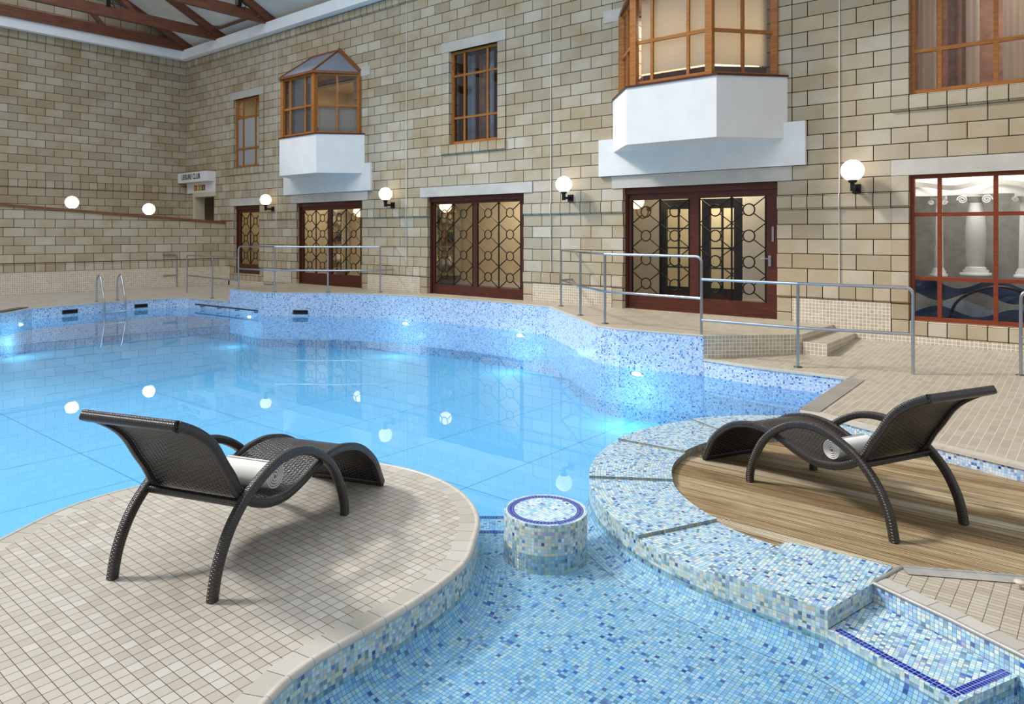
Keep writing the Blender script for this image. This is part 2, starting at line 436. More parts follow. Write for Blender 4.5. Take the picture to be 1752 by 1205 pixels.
M_DECKF = deck_mat('pale_deck_tile', 0.1, ['bcb2a6', 'c4bbb0', 'cac2b8'], 'a89e90', 0.002, 0.4)
M_DECKS = deck_mat('long_deck_tile', 0.066, ['a59a88', 'b3a897', 'bcb2a2'], '2f2820', 0.0014, 0.45, (21.8, -7.5), 0.034)
M_RIB = ribbed_mat()
M_NOSE = nosing_mat('glazed_nosing', 'b8b0a4', 'c9c3b8')
M_NOSEG = nosing_mat('grey_glazed_coping', '8d8a86', 'a3a09b', 0.15)
M_COPE = simple('pale_coping', 'c5bdb1', 0.4, var=0.05)
M_COPED = simple('grey_brown_coping', '8f8880', 0.4, var=0.06)
M_DECKING = decking_mat()
M_AZURE = Mat('azure_pool_floor')
_u, _v, _uv = M_AZURE.uv()
_cu, _cv, _d, _g = tile_grid(M_AZURE, M_AZURE.math('SUBTRACT', _u, 17.7), M_AZURE.math('SUBTRACT', _v, -6.0), 1.42, 2.1, 0.006)
M_AZURE = M_AZURE.fin(M_AZURE.mix(_g, lin('98d8f8'), lin('4a94c0')), 0.6)
M_WATER = water_mat()
M_GLASS = glass_mat()
M_GLASSR = glass_mat('reflective_glass', (0.93, 0.94, 0.95, 1), 1.9)
M_FROST = glass_mat('frosted_glass', (0.9, 0.92, 0.95, 1), 1.2, 'aeb4ba')
M_FROSTW = glass_mat('frosted_warm_glass', (0.9, 0.9, 0.88, 1), 1.3, 'c9c2ba')
M_ROOFGL = glass_mat('roof_glass', (0.7, 0.75, 0.8, 1), 1.5, '8d97a8')
M_MAHOG = wood_mat('mahogany', '3c1a12', '5e2c1d', 0.35)
M_MAHOGR = wood_mat('red_mahogany', '6a2c16', '8c3f20', 0.4)
M_OAK = wood_mat('varnished_oak', '8a4f1e', 'b97a38', 0.35)
M_TRUSS = wood_mat('truss_timber', '5c3424', '80503a', 0.5, (8, 1, 8))
M_CAP = wood_mat('ramp_cap_timber', '6d4026', '8f5a38', 0.4, (8, 1, 8))
M_IRON = simple('black_iron', '14120f', 0.45, 0.6, var=0.02)
M_STEEL = simple('satin_steel', 'b9bcc4', 0.22, 1.0, var=0.03)
M_STEELD = simple('dark_steel', '6f6d70', 0.3, 1.0, var=0.03)
M_WHITE = simple('white_render', 'e9e7e4', 0.75, var=0.02)
M_BEAM = simple('white_paint', 'f8fafc', 0.6, var=0.02)
M_PLASTER = simple('rough_plaster', 'dcd8d0', 0.9, var=0.05, vscale=1.5)
M_CREAM = simple('cream_wall', 'd8cdb4', 0.8, var=0.03)
M_CREAMW = simple('white_wall', 'e2e0da', 0.8, var=0.02)
M_CARPET = simple('brown_carpet', '6a5036', 0.95, var=0.1, vscale=20)
M_DARK = simple('dark_void', '0b0a09', 0.9)
M_BLACKF = simple('black_door_frame', '1a1c24', 0.4)
M_BLACK = simple('black_metal', '141414', 0.4, 0.3)
M_GLOBE = emit('opal_globe', 'fff0dc', 1.55)
M_GLOBE2 = emit('bright_opal_globe', 'fff4e0', 2.6)
M_GLOBEI = emit('indoor_globe', 'ffe2b0', 2.2)
M_UWL = emit('underwater_lamp_glass', 'e8ffff', 5.0)
M_CABLE = simple('white_cable', 'dcd8d2', 0.5)
M_TOWEL = Mat('white_towel'); 
_n = M_TOWEL.noise(M_TOWEL.obj(), 420, 3, 0.7); M_TOWEL.bump(_n, 0.6, 0.003); M_TOWEL = M_TOWEL.fin(M_TOWEL.ramp(_n, [(0.2, 'd9d3cb'), (0.7, 'f2efeb')]), 0.95, 0, 0.1)
M_WEAVE = weave_mat('dark_wicker_weave', 0.0125, 0.024, '120d0b', '54473f', 1.0)
M_RAIL = weave_mat('dark_wicker_braid', 0.0085, 0.024)
M_BLIND = Mat('cream_blind')
_t = M_BLIND.n.new('ShaderNodeBsdfTranslucent'); _t.inputs[0].default_value = lin('f4ead6'); _d = M_BLIND.n.new('ShaderNodeBsdfDiffuse'); _d.inputs[0].default_value = lin('f6f1e6')
_x = M_BLIND.n.new('ShaderNodeMixShader'); _x.inputs[0].default_value = .45; M_BLIND.l.new(_d.outputs[0], _x.inputs[1]); M_BLIND.l.new(_t.outputs[0], _x.inputs[2]); M_BLIND.l.new(_x.outputs[0], M_BLIND.out.inputs[0]); M_BLIND = M_BLIND.m
M_DRAPE = simple('brown_drape', 'a07a66', 0.85, var=0.15, vscale=6)
M_STONEG = simple('grey_stone', 'a5a199', 0.9, var=0.12, vscale=4)
M_STAT = simple('white_plaster_column', 'dcdad4', 0.6, var=0.03)
M_BLUEC = simple('blue_cloth', '2c3f60', 0.7, var=0.15, vscale=5)
M_LBLUEC = simple('pale_blue_cloth', 'a3b0c0', 0.7, var=0.1, vscale=5)

# ------------------------------------------------------------------ levels
ZW = -0.53         # water
ZL = -0.38         # near tiled peninsula
ZD = -0.44         # timber deck
DEEP = -1.25; SHAL = -0.635

# ================================================================== WALLS
OPEN = [ # s0, s1, z0, z1
 (0.55, 1.75, -0.4, 2.60),          # doorway by the signs
 (2.90, 4.261, 0.17, 2.164),        # door 1 (small)
 (6.06, 8.782, 0.0, 2.164), (11.065, 13.787, 0.0, 2.164), (16.056, 18.778, 0.0, 2.164),
 (20.592, 24.2, 0.139, 2.164),
 (2.90, 4.261, 3.289, 5.314), (11.746, 13.107, 3.289, 5.314), (20.592, 24.2, 3.289, 5.314),
 (6.25, 8.46, 3.85, 5.2), (16.28, 18.5, 3.85, 5.2)]
def wall_with_openings(x0, x1, z0, z1, ops, depth=0.3):
    mb = MB()
    xs = sorted({x0, x1} | {o[0] for o in ops} | {o[1] for o in ops}); zs = sorted({z0, z1} | {o[2] for o in ops} | {o[3] for o in ops})
    for i in range(len(xs)-1):
        for j in range(len(zs)-1):
            a, b, c, d = xs[i], xs[i+1], zs[j], zs[j+1]
            mx, mz = (a+b)/2, (c+d)/2
            if any(o[0] < mx < o[1] and o[2] < mz < o[3] for o in ops): continue
            mb.face([(a, 0, c), (b, 0, c), (b, 0, d), (a, 0, d)])
    for a, b, c, d in ops:
        mb.face([(a, 0, c), (a, 0, d), (a, depth, d), (a, depth, c)], [(a, c), (a, d), (a+.2, d), (a+.2, c)])
        mb.face([(b, 0, c), (b, depth, c), (b, depth, d), (b, 0, d)], [(b-.01, c), (b-.2, c), (b-.2, d), (b-.01, d)])
        mb.face([(a, 0, d), (b, 0, d), (b, depth, d), (a, depth, d)], [(a, d-.1), (b, d-.1), (b, d-.05), (a, d-.05)])
        mb.face([(a, 0, c), (a, depth, c), (b, depth, c), (b, 0, c)], [(a, c+.1), (a, c+.05), (b, c+.05), (b, c+.1)])
    return mb
wall_with_openings(-0.3, 24.6, -1.5, 7.3, OPEN).build('wall_back', M_BLOCK, kind='structure')
# left wall runs along -Y at x = 0 ; uv u = y
mb = MB(); mb.face([(0, -12, -1.5), (0, 0, -1.5), (0, 0, 7.2), (0, -12, 7.2)]); 
mb.face([(0.0, -12, 7.2), (0.0, 0, 7.2), (0.0, -0.0, 7.45), (0.0, -6, 10.4), (0.0, -12, 10.4)])
mb.build('wall_left', M_BLOCKL, kind='structure')
# lower wall beside the ramp
A0 = Vector((2.419, -0.0)); A1 = Vector((1.93, -5.713)); dv = (A1-A0).normalized(); A2 = A0 + dv*11.0
LW = (A2-A0).length
def rampz(t): return 1.64 + (2.03-1.64)*t/5.73
mb = MB()
nn = Vector((dv.y, -dv.x))  # away from the pool? keep both sides
if nn.x > 0: nn = -nn
for side, off in ((0, 0.0), (1, 0.22)):
    p0 = A0 + nn*off; p2 = A2 + nn*off
    pts = [(p0.x, p0.y, 0.375), (p2.x, p2.y, 0.375), (p2.x, p2.y, rampz(LW)), (p0.x, p0.y, rampz(0))]
    uv = [(0, .364), (-LW, .364), (-LW, rampz(LW)), (0, rampz(0))]
    if side: pts = pts[::-1]; uv = uv[::-1]
    mb.face(pts[::-1], uv[::-1])
mb.build('wall_ramp', M_BLOCKL, kind='structure')
mb = MB()
mb.face([(A0.x+.012, A0.y, -0.3), (A0.x+.012, A0.y, 0.375), (A2.x+.012, A2.y, 0.375), (A2.x+.012, A2.y, -0.3)][::-1], [(0, -.3), (0, .375), (-LW, .375), (-LW, -.3)][::-1])
mb.face([(A0.x, A0.y, 0.375), (A0.x+.012, A0.y, 0.375), (A2.x+.012, A2.y, 0.375), (A2.x, A2.y, 0.375)])
mb.build('trim_ramp_wall_tiles', M_WALLTILE, kind='structure')
mb = MB()   # soldier band at the foot of the ramp wall
for z0, z1 in ((0.379, 0.592),):
    mb.face([(A0.x+.025, A0.y, z0), (A2.x+.025, A2.y, z0), (A2.x+.025, A2.y, z1-.03), (A0.x+.025, A0.y, z1-.03)], [(0, z0), (-LW, z0), (-LW, z1), (0, z1)])
    mb.face([(A0.x+.025, A0.y, z1-.03), (A2.x+.025, A2.y, z1-.03), (A2.x, A2.y, z1), (A0.x, A0.y, z1)], [(0, z1-.03), (-LW, z1-.03), (-LW, z1), (0, z1)])
mb.build('trim_ramp_wall_band', M_BLOCKLH, kind='structure')
mb = MB()
c0 = A0 + nn*0.11; c2 = A2 + nn*0.11
mb.bar((c0.x, c0.y, rampz(0)+.03), (c2.x, c2.y, rampz(LW)+.03), 0.30, 0.065)
mb.build('trim_ramp_cap', M_CAP, kind='structure')

# projecting half-block bands on the back wall
def band(z0, z1, segs, proj=0.03, cham='bottom'):
    mb = MB()
    for a, b in segs:
        zc = z0+0.02
        mb.face([(a, -proj, zc), (b, -proj, zc), (b, -proj, z1-.02), (a, -proj, z1-.02)], [(a, z0), (b, z0), (b, z1), (a, z1)])
        mb.face([(a, -proj, z1-.02), (b, -proj, z1-.02), (b, 0, z1), (a, 0, z1)], [(a, z1-.02), (b, z1-.02), (b, z1), (a, z1)])
        mb.face([(a, 0, z0), (b, 0, z0), (b, -proj, zc), (a, -proj, zc)], [(a, z0+.1), (b, z0+.1), (b, z0+.12), (a, z0+.12)])
        mb.face([(b, -proj, zc), (b, 0, z0), (b, 0, z1), (b, -proj, z1-.02)]); mb.face([(a, -proj, zc), (a, -proj, z1-.02), (a, 0, z1), (a, 0, z0)])
    return mb
segs = [(1.8, 2.90), (4.261, 6.06), (8.782, 11.065), (13.787, 16.056), (18.778, 20.592)]
band(ZS, ZS+.225, segs).build('trim_upper_band', M_BLOCKH, kind='structure')
band(0.364, 0.589, [(2.45, 2.90)]+segs[1:]).build('trim_lower_band', M_BLOCKH, kind='structure')
band(6.664, 6.889, [(0, 24.6)], 0.05).build('trim_cornice', M_BLOCKH, kind='structure')
band(3.064, 3.289, [(2.673, 4.488)], 0.035).build('trim_window_sill', M_BLOCKH, kind='structure')
band(3.064, 3.289, [(11.519, 13.334)], 0.035).build('trim_window_sill', M_BLOCKH, kind='structure')
band(3.064, 3.289, [(20.365, 24.6)], 0.035).build('trim_window_sill', M_BLOCKH, kind='structure')
band(-0.086, 0.139, [(20.38, 24.6)], 0.02).build('trim_window_sill', M_BLOCKH, kind='structure')
# left wall bands
mb = MB()
for z0, z1, pr, y1 in ((6.664, 6.889, .05, 0), (2.614, 2.839, .03, 0)):
    mb.face([(pr, -12, z0+.02), (pr, y1, z0+.02), (pr, y1, z1), (pr, -12, z1)], [(-12, z0), (0, z0), (0, z1), (-12, z1)])
    mb.face([(0, -12, z0), (0, y1, z0), (pr, y1, z0+.02), (pr, -12, z0+.02)], [(-12, z0+.1), (0, z0+.1), (0, z0+.12), (-12, z0+.12)])
    mb.face([(0, -12, z1), (pr, -12, z1), (pr, y1, z1), (0, y1, z1)], [(-12, z1-.1), (-12, z1-.1), (0, z1-.1), (0, z1-.1)])
mb.build('trim_left_band', M_BLOCKLH, kind='structure')
# quoins beside the openings (stack-bonded, slightly proud)
mb = MB()
for (a, b, z0, z1) in [(2.90, 4.261, 3.289, 5.314), (11.746, 13.107, 3.289, 5.314), (20.592, 99, 3.289, 6.1), (16.056, 18.778, 3.07, 5.2), (6.06, 8.782, 3.07, 5.2),
                       (2.90, 4.261, 0.6, 1.71), (20.592, 99, 0.14, 2.164), (6.06, 8.782, 0.0, .36), (11.065, 13.787, 0.0, .36), (16.056, 18.778, 0, .36)]:
    for q0, q1 in ((a-.2268, a), (b, b+.2268)):
        if q0 > 24: continue
        mb.box(q0+.004, q1-.0, -0.012, 0.0, z0, z1)
mb.build('trim_quoins', M_BLOCKH, kind='structure')
mb = MB()   # thin dark movement grooves beside quoins
for s0 in (13.107+.2268, 2.9-.2268, 4.261+.2268, 11.746-.2268, 20.592-.2268):
    mb.box(s0-.006, s0+.006, -0.004, 0.0, 3.1, 5.55)
mb.build('trim_grooves', M_DARK, kind='structure')
# beige mosaic dado between doors
mb = MB()
for a, b, z0, z1 in ((2.43, 2.90-.23, -.25, .364), (4.261+.23, 6.06-.23, 0, .364), (8.782+.23, 11.065-.23, 0, .364), (13.787+.23, 16.056-.23, 0, .364), (18.778+.23, 20.592-.23, -.2, .364), (20.36, 24.6, -.25, -.075), (2.6, 4.49, -.25, -.02)):
    mb.box(a, b, -0.014, 0.0, z0, z1)
mb.build('trim_tile_dado', M_WALLTILE, kind='structure')
# sill course under the small door-window
band(-0.03, 0.17, [(2.75, 4.40)], 0.02).build('trim_window_sill', M_BLOCKH, kind='structure')
# lintels
mb = MB()
for a, b, z0 in ((2.673, 4.488, 2.164), (5.83, 9.01, 2.164), (10.838, 14.014, 2.164), (15.83, 19.005, 2.164), (20.365, 24.6, 2.164), (2.673, 4.488, 5.314), (11.519, 13.334, 5.314), (5.6, 9.1, 5.2), (15.65, 19.15, 5.2)):
    mb.box(a, b, -0.016, 0.1, z0, z0+.22)
mb.build('trim_lintels', M_LINTEL, kind='structure')
# white beam on top of both walls
mb = MB()
mb.prism([(0.02, -12), (0.26, -12), (0.26, -0.26), (24.6, -0.26), (24.6, 0.0), (0.02, 0.0)], 6.889, 7.18)
mb.build('trim_beam', M_BEAM, kind='structure')
# sloped plaster ceiling strip rising from the back wall
mb = MB(); sl = 0.49
mb.face([(0, 0.0, 7.32), (24.6, 0.0, 7.32), (24.6, -2.6, 7.32+2.6*sl), (0, -2.6, 7.32+2.6*sl)][::-1])
mb.face([(0, 0.0, 7.18), (24.6, 0.0, 7.18), (24.6, 0.0, 7.32), (0, 0.0, 7.32)])
mb.build('ceiling', M_PLASTER, kind='structure')

# ================================================================== ROOF TRUSSES
for i, tx in enumerate((0.30, 2.3, 4.95)):
    t = thing('roof_truss', ['reddish timber roof truss against the gable wall', 'reddish timber roof truss, middle of the three above the corner', 'reddish timber roof truss farthest right, a floodlight beside it'][i], 'roof truss', (tx, -0.25, 7.18), group='timber roof trusses')
    m = MB(); m.bar((tx, -0.12, 7.30), (tx, -11, 7.30), 0.10, 0.29); m.build('bottom_chord', M_TRUSS, t)
    for dx in (.10,):
        m = MB(); m.bar((tx+dx, 0.02, 7.22), (tx+dx, -6, 7.22+6*sl), 0.11, 0.27); m.build('rafter', M_TRUSS, t)
    m = MB(); m.bar((tx, -2.6, 7.36), (tx, -4.2, 9.05), 0.07, 0.13); m.build('web_brace', M_TRUSS, t)
    m = MB(); m.bar((tx, -5.8, 7.36), (tx, -4.3, 9.1), 0.07, 0.13); m.build('web_brace', M_TRUSS, t)
    m = MB()
    m.prism([(0, 0), (0, 0), (0, 0)], 0, 0) if False else None
    m.box(tx+.05, tx+.062, -0.75, -0.12, 7.2, 7.5); m.build('gusset_plate', M_TRUSS, t)
    for (yy, zz) in ((-.22, 7.27), (-.5, 7.3)):
        m = MB(); m.sphere((tx+.065, yy, zz), 0.018, 8); m.build('bolt', M_STEEL, t)
m = MB(); m.tube([(5.0, -0.35, 7.42), (2.7, -0.35, 7.42), (0.4, -0.9, 8.0)], 0.045, 8); o = m.build('roof_purlin', M_TRUSS); tag(o, 'slim brown timber purlin slanting between the roof trusses', 'beam')
def flood(x, y, z, lab):
    t = thing('floodlight', lab, 'floodlight', (x, y, z), group='floodlights on the trusses')
    m = MB(); m.box(x-.09, x+.09, y-.10, y+.0, z-.08, z+.12); m.build('housing', M_BLACK, t)
    m = MB(); m.face([(x-.08, y-.105, z-.07), (x+.08, y-.105, z-.07), (x+.08, y-.105, z+.11), (x-.08, y-.105, z+.11)]); m.build('lens', M_STEEL, t)
    m = MB(); m.tube([(x-.11, y, z), (x-.11, y+.1, z-.05), (x-.02, y+.14, z-.1), (x+.11, y+.1, z-.05), (x+.11, y, z)], 0.012, 6); m.build('bracket', M_BLACK, t)
flood(5.02, -1.05, 7.5, 'small floodlight clamped to the rightmost roof truss')
flood(2.3, -3.3, 7.5, 'small floodlight on the truss at the very top left')

# ================================================================== INTERIORS
mb = MB()
mb.face([(1.9, 2.6, 0), (19.6, 2.6, 0), (19.6, 2.6, 2.8), (1.9, 2.6, 2.8)])
mb.face([(1.9, .3, 0), (1.9, 2.6, 0), (1.9, 2.6, 2.8), (1.9, .3, 2.8)])
mb.face([(19.6, .3, 0), (19.6, 2.6, 0), (19.6, 2.6, 2.8), (19.6, .3, 2.8)])
mb.build('wall_corridor', M_CREAM, kind='structure')
mb = MB(); mb.face([(1.9, .3, 0.0), (19.6, .3, 0.0), (19.6, 2.6, 0.0), (1.9, 2.6, 0.0)]); mb.build('floor_corridor', M_CARPET, kind='structure')
mb = MB(); mb.face([(1.9, .3, 2.8), (19.6, .3, 2.8), (19.6, 2.6, 2.8), (1.9, 2.6, 2.8)]); mb.build('ceiling_corridor', M_CREAMW, kind='structure')
mb = MB(); mb.box(1.9, 19.6, 2.57, 2.6, 0.0, 0.12); mb.build('baseboard_corridor', M_CREAMW, kind='structure')
mb = MB(); mb.box(8.86, 8.98, .3, 2.6, 0, 2.8); mb.box(14.6, 14.75, .3, 2.6, 0, 2.8); mb.build('wall_partition', M_CREAMW, kind='structure')
for x, e in ((3.6, 26), (7.4, 48), (12.3, 52), (17.4, 48)):  # unseen warm area lights, added to brighten the corridor
    l = bpy.data.lights.new('corridor_fill_light', 'AREA'); l.energy = e; l.size = 1.2; l.color = (1.0, 0.80, 0.52)
    o = bpy.data.objects.new('corridor_fill_light', l); o.location = (x, 1.4, 2.74); COL.objects.link(o)
l = bpy.data.lights.new('corridor_fill_light', 'AREA'); l.energy = 30; l.size = .7; l.color = (1.0, 0.86, 0.6)  # extra unseen light, added to brighten the space behind the inner doors
o = bpy.data.objects.new('corridor_fill_light', l); o.location = (16.8, 2.1, 2.74); COL.objects.link(o)
# indoor globe lamps on scroll brackets
def indoor_lamp(x, y, z, lab):
    t = thing('indoor_wall_lamp', lab, 'wall lamp', (x, y, z), group='globe lamps seen through the doors')
    m = MB(); m.sphere((x, y, z), 0.15, 20); m.build('globe', M_GLOBEI, t)
    m = MB(); m.tube(smooth([(x, y, z-.15), (x+.03, y, z-.26), (x+.14, y, z-.33), (x+.24, y, z-.26), (x+.26, y, z-.12)], 5), 0.016, 8); m.build('scroll_bracket', M_OAK, t)
    m = MB(); m.lathe([(.001, -.05), (.05, -.03), (.06, .02), (.001, .05)], (x+.27, y, z-.15), 12); m.build('wall_plate', M_OAK, t)
indoor_lamp(10.66, 1.0, 2.0, 'round indoor lamp on a scroll bracket behind the middle glazed door')
indoor_lamp(7.45, 1.0, 1.94, 'round indoor lamp behind the glazed door under the smaller bay')
indoor_lamp(15.77, 1.0, 1.97, 'round indoor lamp behind the glazed door under the larger bay')
# dark glazed inner doors behind door 4
def inner_glazed(x0, x1, lab, cols=2):
    t = thing('inner_glazed_door', lab, 'door', (x0, 1.6, 0.0), group='dark framed inner doors')
    m = MB()
    m.box(x0, x0+.16, 1.58, 1.64, 0.0, 2.0); m.box(x1-.16, x1, 1.58, 1.64, 0.0, 2.0); m.box(x0+.16, x1-.16, 1.58, 1.64, 1.82, 2.0); m.box(x0+.16, x1-.16, 1.58, 1.64, 0.22, .32)
    for k in range(1, 4): m.box(x0+.16, x1-.16, 1.59, 1.63, .32+k*.375-.015, .32+k*.375+.015)
    for k in range(1, cols): c = x0+.16+(x1-x0-.32)*k/cols; m.box(c-.015, c+.015, 1.59, 1.63, .32, 1.82)
    m.build('door_frame', M_BLACKF, t)
    m = MB(); m.box(x0+.16, x1-.16, 1.58, 1.64, 0.0, .22); m.build('kick_panel', M_MAHOG, t)
    m = MB(); m.face([(x0+.16, 1.61, .32), (x1-.16, 1.61, .32), (x1-.16, 1.61, 1.82), (x0+.16, 1.61, 1.82)]); m.build('glass_pane', M_GLASS, t)
inner_glazed(15.95, 16.76, 'dark framed inner door seen through the left leaf of the large glazed door')
inner_glazed(16.84, 17.62, 'dark framed inner door with latch plate, seen through the right leaf')
mb = MB(); mb.box(14.75, 15.95, 1.58, 1.66, 0, 2.8); mb.box(17.62, 19.6, 1.58, 1.66, 0, 2.8); mb.box(15.95, 17.62, 1.58, 1.66, 2.0, 2.8); mb.build('wall_inner_partition', M_CREAMW, kind='structure')
mb = MB(); mb.box(17.62, 19.6, 1.555, 1.58, 0, .14); mb.build('baseboard_inner', M_CREAMW, kind='structure')
# bright glazed opening at the back of door 2 and 3 views
for x, lab in ((4.35, 'bright small-paned cabinet behind the glazed door under the smaller bay'), (8.99, 'bright small-paned cabinet at the left edge behind the middle glazed door')):
    t = thing('display_cabinet', lab, 'cabinet', (x, 2.3, 0))
    m = MB(); m.box(x, x+.75, 2.3, 2.56, 0.25, 2.0); m.build('cabinet_body', M_STONEG, t)
    m = MB()
    for a in (0, .24, .48, .72): m.box(x+a, x+a+.03, 2.27, 2.3, .25, 2.0)
    for c in (.25, .75, .98, 1.4, 1.97): m.box(x, x+.75, 2.27, 2.3, c, c+.03)
    m.build('cabinet_frame', M_CREAM, t)
    for k, (a, c, mt) in enumerate([(.08, .5, M_STAT), (.4, .45, M_LBLUEC), (.7, .5, M_STAT), (.1, 1.1, M_LBLUEC), (.4, 1.1, M_DRAPE), (.72, 1.12, M_BLUEC), (.12, 1.6, M_BLUEC), (.45, 1.62, M_STAT), (.72, 1.6, M_STAT)]):
        m = MB(); m.lathe([(.001, 0), (.06, 0), (.075, .1), (.05, .2), (.03, .24), (.001, .25)], (x+a*.78+.07, 2.29-.04, c), 10); m.build('ornament', mt, t)

# upstairs rooms (boxes behind the upper windows)
def room(x0, x1, z0, z1, d, mat, nm):
    mb = MB()
    mb.face([(x0, d, z0), (x1, d, z0), (x1, d, z1), (x0, d, z1)])
    mb.face([(x0, .3, z0), (x0, d, z0), (x0, d, z1), (x0, .3, z1)]); mb.face([(x1, .3, z0), (x1, d, z0), (x1, d, z1), (x1, .3, z1)])
    mb.face([(x0, .3, z0), (x1, .3, z0), (x1, d, z0), (x0, d, z0)]); mb.face([(x0, .3, z1), (x1, .3, z1), (x1, d, z1), (x0, d, z1)])
    mb.build(nm, mat, kind='structure')
room(2.4, 4.8, 3.1, 5.6, 1.8, M_CREAM, 'wall_room')
room(5.9, 8.9, 3.7, 5.4, 1.8, M_CREAM, 'wall_room')
room(11.3, 13.6, 3.1, 5.6, 1.6, M_DRAPE, 'wall_room')
room(15.9, 18.9, 3.7, 5.4, 1.8, M_CREAM, 'wall_room')
room(20.2, 24.6, 3.1, 5.6, 1.8, M_DRAPE, 'wall_room')
room(20.2, 24.6, -.1, 2.6, 1.9, M_STONEG, 'wall_room')
room(0.3, 2.2, -.25, 2.75, 2.4, simple('dim_beige', '9a9078', .8), 'wall_room')
for x, z, e, c in ((3.6, 5.5, 7, (1, .85, .65)), (7.4, 5.3, 14, (1, .75, .45)), (17.4, 5.3, 36, (1, .95, .85)), (22.2, 5.5, 36, (1, .9, .8)), (21.4, 2.55, 50, (1, .98, .95)), (23, 5.5, 14, (1, .9, .8)), (17.0, 5.28, 36, (1, .96, .88))):  # unseen area lights, added to brighten the blinds, curtains and columns
    l = bpy.data.lights.new('room_fill_light', 'AREA'); l.energy = e; l.size = 0.9; l.color = c
    o = bpy.data.objects.new('room_fill_light', l); o.location = (x, .48 if 2.5 < z < 2.6 else .75, z-.02); COL.objects.link(o)

# corrugated sheet for curtains and reflection strips
def drape(x0, x1, y, z0, z1, mat, lab, grp=None, amp=.03, wl_=.14):
    n = int((x1-x0)/wl_*8)+1
    P = []; 
    for zz in (z0, z1): P.append([(x0+(x1-x0)*k/n, y+amp*math.sin(2*math.pi*(x0+(x1-x0)*k/n)/wl_), zz) for k in range(n+1)])
    m = MB(); m.grid(P, [[(p[0], p[2]) for p in r] for r in P]); m.grid([[(a, b+.006, c) for a, b, c in r] for r in P], [[(p[0], p[2]) for p in r] for r in P])
    o = m.build('curtain', mat); tag(o, lab, 'curtain', grp); return o
drape(11.8, 12.05, .5, 3.3, 5.3, M_LBLUEC, 'pale strip imitating a reflection at the left inside the middle upper window')  # strips added behind this glass to imitate its reflections
drape(12.35, 12.6, .5, 3.3, 5.3, M_LBLUEC, 'pale strip imitating a reflection in the centre of the middle upper window')
drape(12.15, 12.35, .55, 3.3, 5.3, M_DRAPE, 'brown strip imitating a frame reflection between pale strips in the middle upper window')
drape(20.62, 20.85, .45, 3.3, 5.3, M_BLIND, 'cream curtain in the left panes of the upper right window')
drape(20.98, 21.2, .5, 3.3, 5.3, M_DRAPE, 'brown curtain beside a pale one in the upper right window')
drape(21.2, 21.36, .45, 3.3, 5.3, M_BLIND, 'narrow cream curtain in the middle panes of the upper right window')
drape(21.62, 22.3, .45, 3.3, 5.3, M_BLIND, 'wide cream curtain at the right of the upper right window')

# white classical columns behind the big lower window
def column(x, y, z0, z1, r, lab, bulge=.0):
    t = thing('plaster_column', lab, 'column', (x, y, z0), group='white columns behind the big window')
    H = z1-z0
    m = MB(); m.lathe([(r*(1.02-0.25*k/10+bulge*math.sin(math.pi*k/10*.9)), H*(.1+.78*k/10)) for k in range(11)], (x, y, z0), 28); m.build('shaft', M_STAT, t)
    m = MB(); m.lathe([(r*1.9, 0), (r*1.9, H*.03), (r*1.5, H*.035), (r*1.6, H*.06), (r*1.25, H*.075), (r*1.3, H*.09), (r*1.02, H*.105)], (x, y, z0), 28); m.build('base', M_STAT, t)
    m = MB(); m.lathe([(r*.78, H*.88), (r*.95, H*.9), (r*1.1, H*.94), (r*1.15, H*.95), (r*1.15, H*.955), (.001, H*.955)], (x, y, z0), 28)
    m.box(x-r*1.6, x+r*1.6, y-r*1.2, y+r*1.2, z0+H*.955, z0+H)
    m.build('capital', M_STAT, t)
    for sx in (-1, 1):
        pts = []
        for k in range(26):
            a = k/25*4.2*math.pi; rr = r*.62*(1-k/30)
            pts.append((x+sx*(r*1.45)+sx*rr*math.cos(a), y-r*1.25, z0+H*.915+rr*math.sin(a)))
        m = MB(); m.tube(pts, r*.1, 6); m.build('volute', M_STAT, t)
column(20.80, .95, .72, 1.90, .06, 'slim white column behind the leftmost panes of the big lower window')
column(21.28, .75, .76, 1.92, .10, 'white scroll-topped column behind the middle panes of the big lower window', .35)
column(21.82, .95, .74, 1.92, .065, 'white column behind the right panes of the big lower window')
m = MB()
P = [[(20.4+k*.06, .72+.12*math.sin((20.4+k*.06)*5.2), z) for k in range(66)] for z in (1.90, 2.0, 2.6)]
m.grid(P, [[(p[0], p[2]) for p in r] for r in P]); o = m.build('white_valance', M_STAT); tag(o, 'wavy white valance across the top of the big lower window', 'valance')
m = MB()
P = [[(20.4+k*.06, .62+.10*math.sin((20.4+k*.06)*5.2+.6), z+.035*math.sin((20.4+k*.06)*6.5)) for k in range(66)] for z in (2.0, 2.04, 2.07)]
m.grid(P, [[(p[0], p[2]) for p in r] for r in P]); o = m.build('grey_ribbon', M_STONEG); tag(o, 'grey wavy ribbon across the white valance', 'ribbon')
for k, (y, zt, mt, ph, nm) in enumerate([(.95, .62, M_BLUEC, 0.2, 'dark blue'), (.80, .44, M_STONEG, 1.8, 'grey'), (.66, .34, M_LBLUEC, 3.1, 'pale blue'), (.54, .25, M_BLUEC, 4.6, 'navy')]):
    m = MB()
    P = [[(20.4+q*.05, y+.05*math.sin(q*.4), z) for q in range(80)] for z in (0.05, .1)]
    P.append([(20.4+q*.05, y+.05*math.sin(q*.4)+.02, zt+.07*math.sin(q*.05*7+ph)) for q in range(80)])
    m.grid(P, [[(p[0], p[2]) for p in r] for r in P]); o = m.build('draped_cloth', mt); tag(o, nm+' wavy cloth layer along the foot of the big lower window', 'cloth', 'layers of cloth behind the big window')
m = MB(); m.tube(smooth([(21.0, .40, .1), (21.12, .40, .42), (21.5, .40, .62), (21.85, .40, .55), (22.1, .40, .2)], 6), .02, 8); o = m.build('black_hoop', M_BLACK); tag(o, 'black curved hoop low behind the big lower window', 'hoop')

